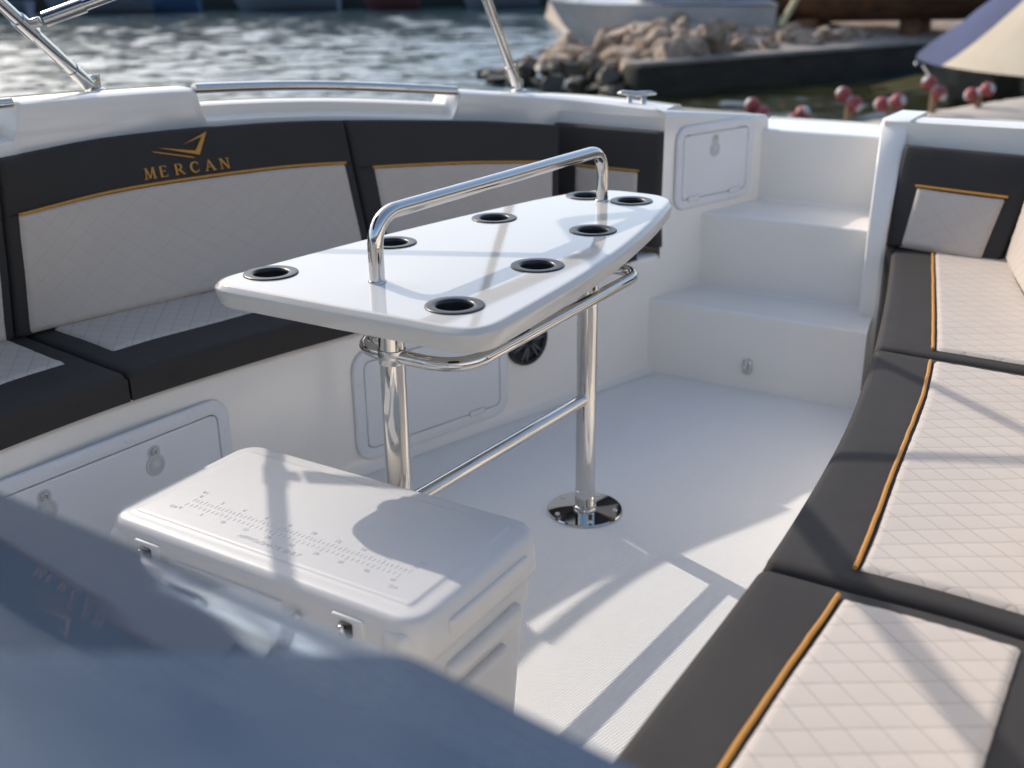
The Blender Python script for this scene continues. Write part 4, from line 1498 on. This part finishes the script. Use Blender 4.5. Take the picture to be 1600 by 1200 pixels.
ORD = ['first', 'second', 'third', 'fourth', 'fifth', 'sixth', 'seventh', 'eighth', 'ninth', 'tenth', 'eleventh', 'twelfth', 'thirteenth', 'fourteenth', 'fifteenth', 'sixteenth']
by_tier = {}
for o in [q for q in COL.objects if q.name.startswith('boulder')]:
    by_tier.setdefault(o['label'], []).append(o)
for lab, os_ in by_tier.items():
    os_.sort(key=lambda o: (o.location.x * .848 + o.location.y * .53) / (o.location.y * .848 - o.location.x * .53))
    for n_, o in enumerate(os_):
        o['label'] = lab + ', ' + ORD[n_] + ' from the left'
# quay wall with coping
quay = thing('quay_wall', (*(WA + WD * 4), WATER_Z), 'concrete quay wall with shade-darkened face and pale coping along the gravel bank', 'wall')
L_ = (WB - WA).length + 6
mid = WA + WD * (L_ / 2)
rotw = Matrix.Rotation(math.atan2(WD.y, WD.x), 3, 'Z')
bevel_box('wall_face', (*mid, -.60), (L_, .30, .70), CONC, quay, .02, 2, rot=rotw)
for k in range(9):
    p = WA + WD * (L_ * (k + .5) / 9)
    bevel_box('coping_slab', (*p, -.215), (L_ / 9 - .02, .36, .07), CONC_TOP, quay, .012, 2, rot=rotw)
# weed-covered slip beside the quay
ALGAE = mat('algae_slime', (0.105, 0.082, 0.012), 0.4, col2=(0.035, 0.036, 0.009), vscale=1.2, bump=0.4, bscale=8.0)
g = Geo()
g.add(*loft([[V((-4.9, 17.0, -.72)), V((-3.4, 17.2, -.715)), V((-2.2, 16.6, -.72))], [V((-4.6, 18.6, -.69)), V((-3.4, 18.8, -.675)), V((-2.0, 18.2, -.69))], [V((-4.3, 20.2, -.64)), V((-3.2, 20.4, -.60)), V((-1.6, 19.8, -.64))]]))
tag(g.build('slipway', ALGAE), kind='structure')

# ------------------------------------------------------------------ pontoon with red mooring floats
WOODP = mat('grey_weathered_wood', (0.46, 0.42, 0.37), 0.8, col2=(0.33, 0.30, 0.26), vscale=3.0, stretch=(1, 8, 1), bump=0.4, bscale=30.0)
POSTW = mat('tan_wood_post', (0.36, 0.23, 0.13), 0.8, col2=(0.25, 0.16, 0.09), vscale=8.0)
REDF = mat('red_float_plastic', (0.42, 0.07, 0.075), 0.5, col2=(0.27, 0.05, 0.05), vscale=9.0)
WHITEF = mat('white_float_cap', (0.55, 0.50, 0.49), 0.5)
pont = thing('pontoon', (-2.4, 12.8, WATER_Z), 'weathered pale wooden pontoon beyond the far steps', 'pontoon')
pa, pbb = V((-3.15, 10.75)), V((-1.35, 15.6))
pd = (pbb - pa).normalized()
pn = V((pd.y, -pd.x))
rotp = Matrix.Rotation(math.atan2(pd.y, pd.x), 3, 'Z')
PLn = 34
for k in range(PLn):
    c = pa + pd * ((pbb - pa).length * (k + .5) / PLn) + pn * .62
    bevel_box('plank', (*c, -.315 + random.uniform(-.004, .004)), ((pbb - pa).length / PLn - .012, 1.22, .035), WOODP, pont, .005, 1, rot=rotp)
for s in (.04, 1.20):
    c = pa + pd * ((pbb - pa).length / 2) + pn * s
    bevel_box('stringer', (*c, -.43), ((pbb - pa).length, .07, .19), WOODP, pont, .01, 1, rot=rotp)
for k in range(4):
    c = pa + pd * ((pbb - pa).length * (k + .5) / 4) + pn * .62
    bevel_box('float_block', (*c, -.62), (.8, 1.0, .22), CONC_TOP, pont, .03, 2, rot=rotp)
def ball_geo(c, d, r):
    prof = []
    for k in range(13):
        a = -90 + 180 * k / 12
        prof.append((max(.0005, r * math.cos(R(a))), r * math.sin(R(a)) * 1.02))
    return lathe_geo(prof, c, d, 22)
PAIRS = [((-3.784, 10.6, -.099), (-3.673, 10.6, -.173), 'nearest red float pair, half hidden by the boat edge left of the others'),
         ((-3.34, 10.8, -.176), (-3.423, 10.8, -.256), 'low red float pair just above the boat edge, second from the left'),
         ((-3.066, 11.2, -.019), (-2.944, 11.2, -.106), 'slanting red float pair on a tan post, third from the left'),
         ((-2.791, 11.65, -.146), (-2.636, 11.65, -.107), 'red float pair close above the pontoon planks, fourth from the left'),
         ((-2.506, 12.4, .006), (-2.39, 12.4, -.094), 'red float pair on the tallest tan post, below the covered bow'),
         ((-2.188, 13.1, -.167), (-2.032, 13.1, -.105), 'rightmost red float pair with white middle on the pontoon')]
for A_, B_, lab in PAIRS:
    A_, B_ = V(A_), V(B_)
    c = (A_ + B_) / 2
    t = thing('mooring_float', (c.x, c.y + .02, WATER_Z), lab, 'float', 'red mooring floats by the pontoon')
    d = (B_ - A_).normalized()
    view = (V((0, 0, 1.25)) - c).normalized()
    for P_, sgn in ((A_, -1), (B_, 1)):
        v, f = ball_geo(P_, d, .077)
        bo = mesh_obj('float_ball', v, f, REDF, t)
        e = (d * sgn * 1.0 + view * .45).normalized()
        v, f = lathe_geo([(.046, .0615), (.043, .068), (.026, .077), (.0005, .080)], P_, e, 16)
        mesh_obj('cap', v, f, WHITEF, bo)
    tube('axle', [A_, B_], .042, WHITEF, t, seg=12)
    tube('post', [(c.x, c.y + .02, WATER_Z - .3), (c.x, c.y + .02, c.z - .03)], .036, POSTW, t, seg=10)

# ------------------------------------------------------------------ boats around
HULLN = mat('dark_navy_hull', (0.008, 0.009, 0.014), 0.3, rvar=.1)
COVB = mat('blue_canvas_cover', (0.030, 0.050, 0.145), 0.8, col2=(0.018, 0.032, 0.10), vscale=1.6, bump=0.6, bscale=5.0)
COVW = mat('beige_canvas_cover', (0.58, 0.50, 0.38), 0.85, col2=(0.50, 0.42, 0.31), vscale=1.6, bump=0.6, bscale=5.0)
ax_ = V((.8480, .5299, 0))                                # along the covered boat, to the right
ay_ = V((-.5299, .8480, 0))
def hull_geo(o, axd, side, length, beam, z_keel, z_sheer, rake=.5, rise=.25, n=18):
    """bow at o, running along axd; returns hull shell"""
    rows = []
    for i in range(n + 1):
        s = i / n
        d = s * length
        wdt = beam / 2 * (1 - (1 - min(1, s / .45)) ** 2.0) * (1 - .12 * max(0, s - .6) / .4)
        zs = z_sheer + rise * (1 - s) ** 2
        r = []
        for k in range(9):
            q = k / 8 * 2 - 1
            e = abs(q)
            zz = z_keel + (zs - z_keel) * e ** 1.4
            back = rake * (1 - e) ** 1.2 * (1 - s)
            r.append(V(o) + axd * (d + back) + side * (math.copysign(wdt * e ** .6, q)) + V((0, 0, zz)))
        rows.append(r)
    return loft(rows)
cx_ = V((.857, -.515, 0)); cy_ = V((.515, .857, 0))
cov = thing('covered_boat', (-2.6, 17.8, WATER_Z), 'moored dark boat under a blue and beige canvas cover, right background', 'boat')
bow = V((-3.63, 17.02, 0))
v, f = hull_geo(bow + cx_ * .02, cx_, cy_, 6.5, 1.95, -.80, -.12, .7, .02)
mesh_obj('hull', v, f, HULLN, cov, sharp=50)
def cover_pt(d, q, lift=0.0):
    ridge = -.03 + .66 * d if d < 2.6 else 1.686 + .12 * math.sin(min(1, (d - 2.6) / 3.0) * 2.4)
    half = .05 + 1.0 * (1 - (1 - min(1, d / 2.6)) ** 2) + lift
    z = -.12 + (ridge + .12) * (1 - abs(q) ** 1.15) + lift + .035 * noise.noise(V((d * 2.2, q * 3, 0))) * (1 - abs(q))
    return bow + cx_ * d + cy_ * (half * q) + V((0, 0, z))
def seam(q): return 1.15 + 1.7 * (1 - abs(q))
QS = [k / 8 - 1 for k in range(17)]
v, f = loft([[cover_pt(seam(q) * s_ / 12 - .02, q) for q in QS] for s_ in range(13)])
mesh_obj('bow_cover', v, f, COVB, cov)
v, f = loft([[cover_pt(seam(q) - .06 + (6.6 - seam(q)) * s_ / 14, q, .014) for q in QS] for s_ in range(15)])
mesh_obj('cabin_cover', v, f, COVW, cov)
v, f = lathe_geo([(.035, 0), (.035, .02), (.02, .03), (.001, .032)], bow + cx_ * .22 - cy_ * .26 + V((0, 0, -.17)), -cy_, 14)
mesh_obj('bow_eye', v, f, CHROME, cov)
tube('mooring_line', [bow + cx_ * .55 - cy_ * .5 + V((0, 0, -.15)), V((-2.55, 13.6, -.30))], .008, WHITEF, cov, seg=6)

WHITEH = mat('white_boat_paint', (0.62, 0.63, 0.63), 0.35, col2=(0.5, 0.5, 0.5), vscale=2.0)
REDA = mat('red_antifouling', (0.22, 0.025, 0.02), 0.7, col2=(0.14, 0.02, 0.018), vscale=3.0)
RUSTY = mat('rust_stained_hull', (0.26, 0.12, 0.05), 0.8, col2=(0.10, 0.055, 0.035), vscale=2.5)
GREYP = mat('pale_grey_topsides', (0.42, 0.42, 0.41), 0.6, col2=(0.33, 0.31, 0.28), vscale=2.0)
TIMBER = mat('bare_timber', (0.42, 0.30, 0.17), 0.8)
sb = thing('beached_motorboat', (-9.2, 20.3, -.1), 'white motorboat lying behind the rock breakwater', 'boat')
o_ = V((-11.05, 19.2, 0))
v, f = hull_geo(o_, ax_, ay_, 4.2, 1.9, -.80, .44, 1.5, .10)
mesh_obj('hull', v, f, WHITEH, sb, sharp=50)
rows = []
for k_ in range(10):
    s = k_ / 9
    w_ = 1.16 * (1 - (1 - min(1, s / .45)) ** 2.0) * .97
    rows.append([o_ + ax_ * (s * 4.2) + ay_ * (w_ * .82 * q) + V((0, 0, .51 + .08 * (1 - abs(q)) - .05 * s)) for q in (-1, -.5, 0, .5, 1)])
v, f = loft(rows)
mesh_obj('deck', v, f, WHITEH, sb)
bevel_box('cabin', o_ + ax_ * 2.5 + V((0, 0, .95)), (1.7, 1.2, .9), WHITEH, sb, .12, 3, rot=Matrix.Rotation(math.atan2(ax_.y, ax_.x), 3, 'Z'))
tube('bow_rail', fillet([o_ + ax_ * 1.5 - ay_ * .95 + V((0, 0, .75)), o_ + ax_ * .1 + V((0, 0, .82)), o_ + ax_ * 1.5 + ay_ * .95 + V((0, 0, .75))], .5, 6), .02, CHROME, sb, seg=8)
rb = thing('red_bottomed_boat', (-8.3, 22.0, .1), 'boat with red bottom and white topsides standing on the gravel', 'boat')
o_ = V((-9.6, 20.9, 0))
v, f = hull_geo(o_, ax_, ay_, 2.9, 1.3, .24, .60, .3, .1)
mesh_obj('hull', v, f, REDA, rb, sharp=50)
v, f = hull_geo(o_ - ax_ * .05, ax_, ay_, 3.0, 1.42, .50, 1.0, .2, .2)
mesh_obj('topsides', v, f, WHITEH, rb, sharp=50)
for d in (.7, 1.9):
    bevel_box('chock', o_ + ax_ * d + V((0, 0, .1)), (.2, .8, .5), TIMBER, rb, .02, 1)
ob_ = thing('rusty_workboat', (-5.8, 24.5, .1), 'old workboat with grey topsides and rust-brown bottom on the bank', 'boat')
o_ = V((-7.75, 21.3, 0))
v, f = hull_geo(o_, ax_, ay_, 7.5, 2.4, .10, .48, .3, .1)
mesh_obj('hull', v, f, RUSTY, ob_, sharp=50)
v, f = hull_geo(o_ - ax_ * .04, ax_, ay_, 7.6, 2.5, .38, 1.3, .1, .3)
mesh_obj('topsides', v, f, GREYP, ob_, sharp=50)
for d in (1.2, 3.2, 5.4):
    bevel_box('keel_block', o_ + ax_ * d + V((0, 0, .0)), (.35, 1.2, .35), RUSTY, ob_, .03, 1)
YELP = mat('pale_yellow_paint', (0.62, 0.52, 0.28), 0.6)
tag(tube('timber_prop', [(-6.85, 20.4, .10), (-6.55, 20.9, .95)], .06, YELP, None, seg=10, loc=(-6.85, 20.4, .1)), 'pale yellow timber prop leaning against the rusty workboat', 'prop')

BLUEB = mat('faded_blue_paint', (0.035, 0.08, 0.16), 0.5)
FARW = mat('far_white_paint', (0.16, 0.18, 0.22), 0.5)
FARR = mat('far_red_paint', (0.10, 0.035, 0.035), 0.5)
far_spec = [(-47.5, 31.3, 4.5, FARW, 'white moored boat at the far left of the far shore'),
            (-43.0, 34.3, 5.0, FARW, 'pale moored boat on the far shore beside the stanchion'),
            (-40.6, 36.0, 2.9, BLUEB, 'small blue moored boat on the far shore'),
            (-36.2, 39.0, 4.8, FARW, 'white moored boat on the far shore left of the bright reflection'),
            (-32.3, 41.6, 2.6, FARR, 'small red moored boat on the far shore'),
            (-28.0, 44.2, 3.6, FARW, 'pale moored boat on the far shore left of the second stanchion')]
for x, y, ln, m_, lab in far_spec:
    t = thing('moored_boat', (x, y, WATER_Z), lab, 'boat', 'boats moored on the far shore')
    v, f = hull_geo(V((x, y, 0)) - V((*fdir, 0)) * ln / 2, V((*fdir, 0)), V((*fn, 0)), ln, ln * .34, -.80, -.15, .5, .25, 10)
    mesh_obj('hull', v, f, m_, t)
    bevel_box('cabin', (x, y, .25), (ln * .35, ln * .22, .9), m_, t, .08, 2, rot=Matrix.Rotation(math.atan2(fdir.y, fdir.x), 3, 'Z'))
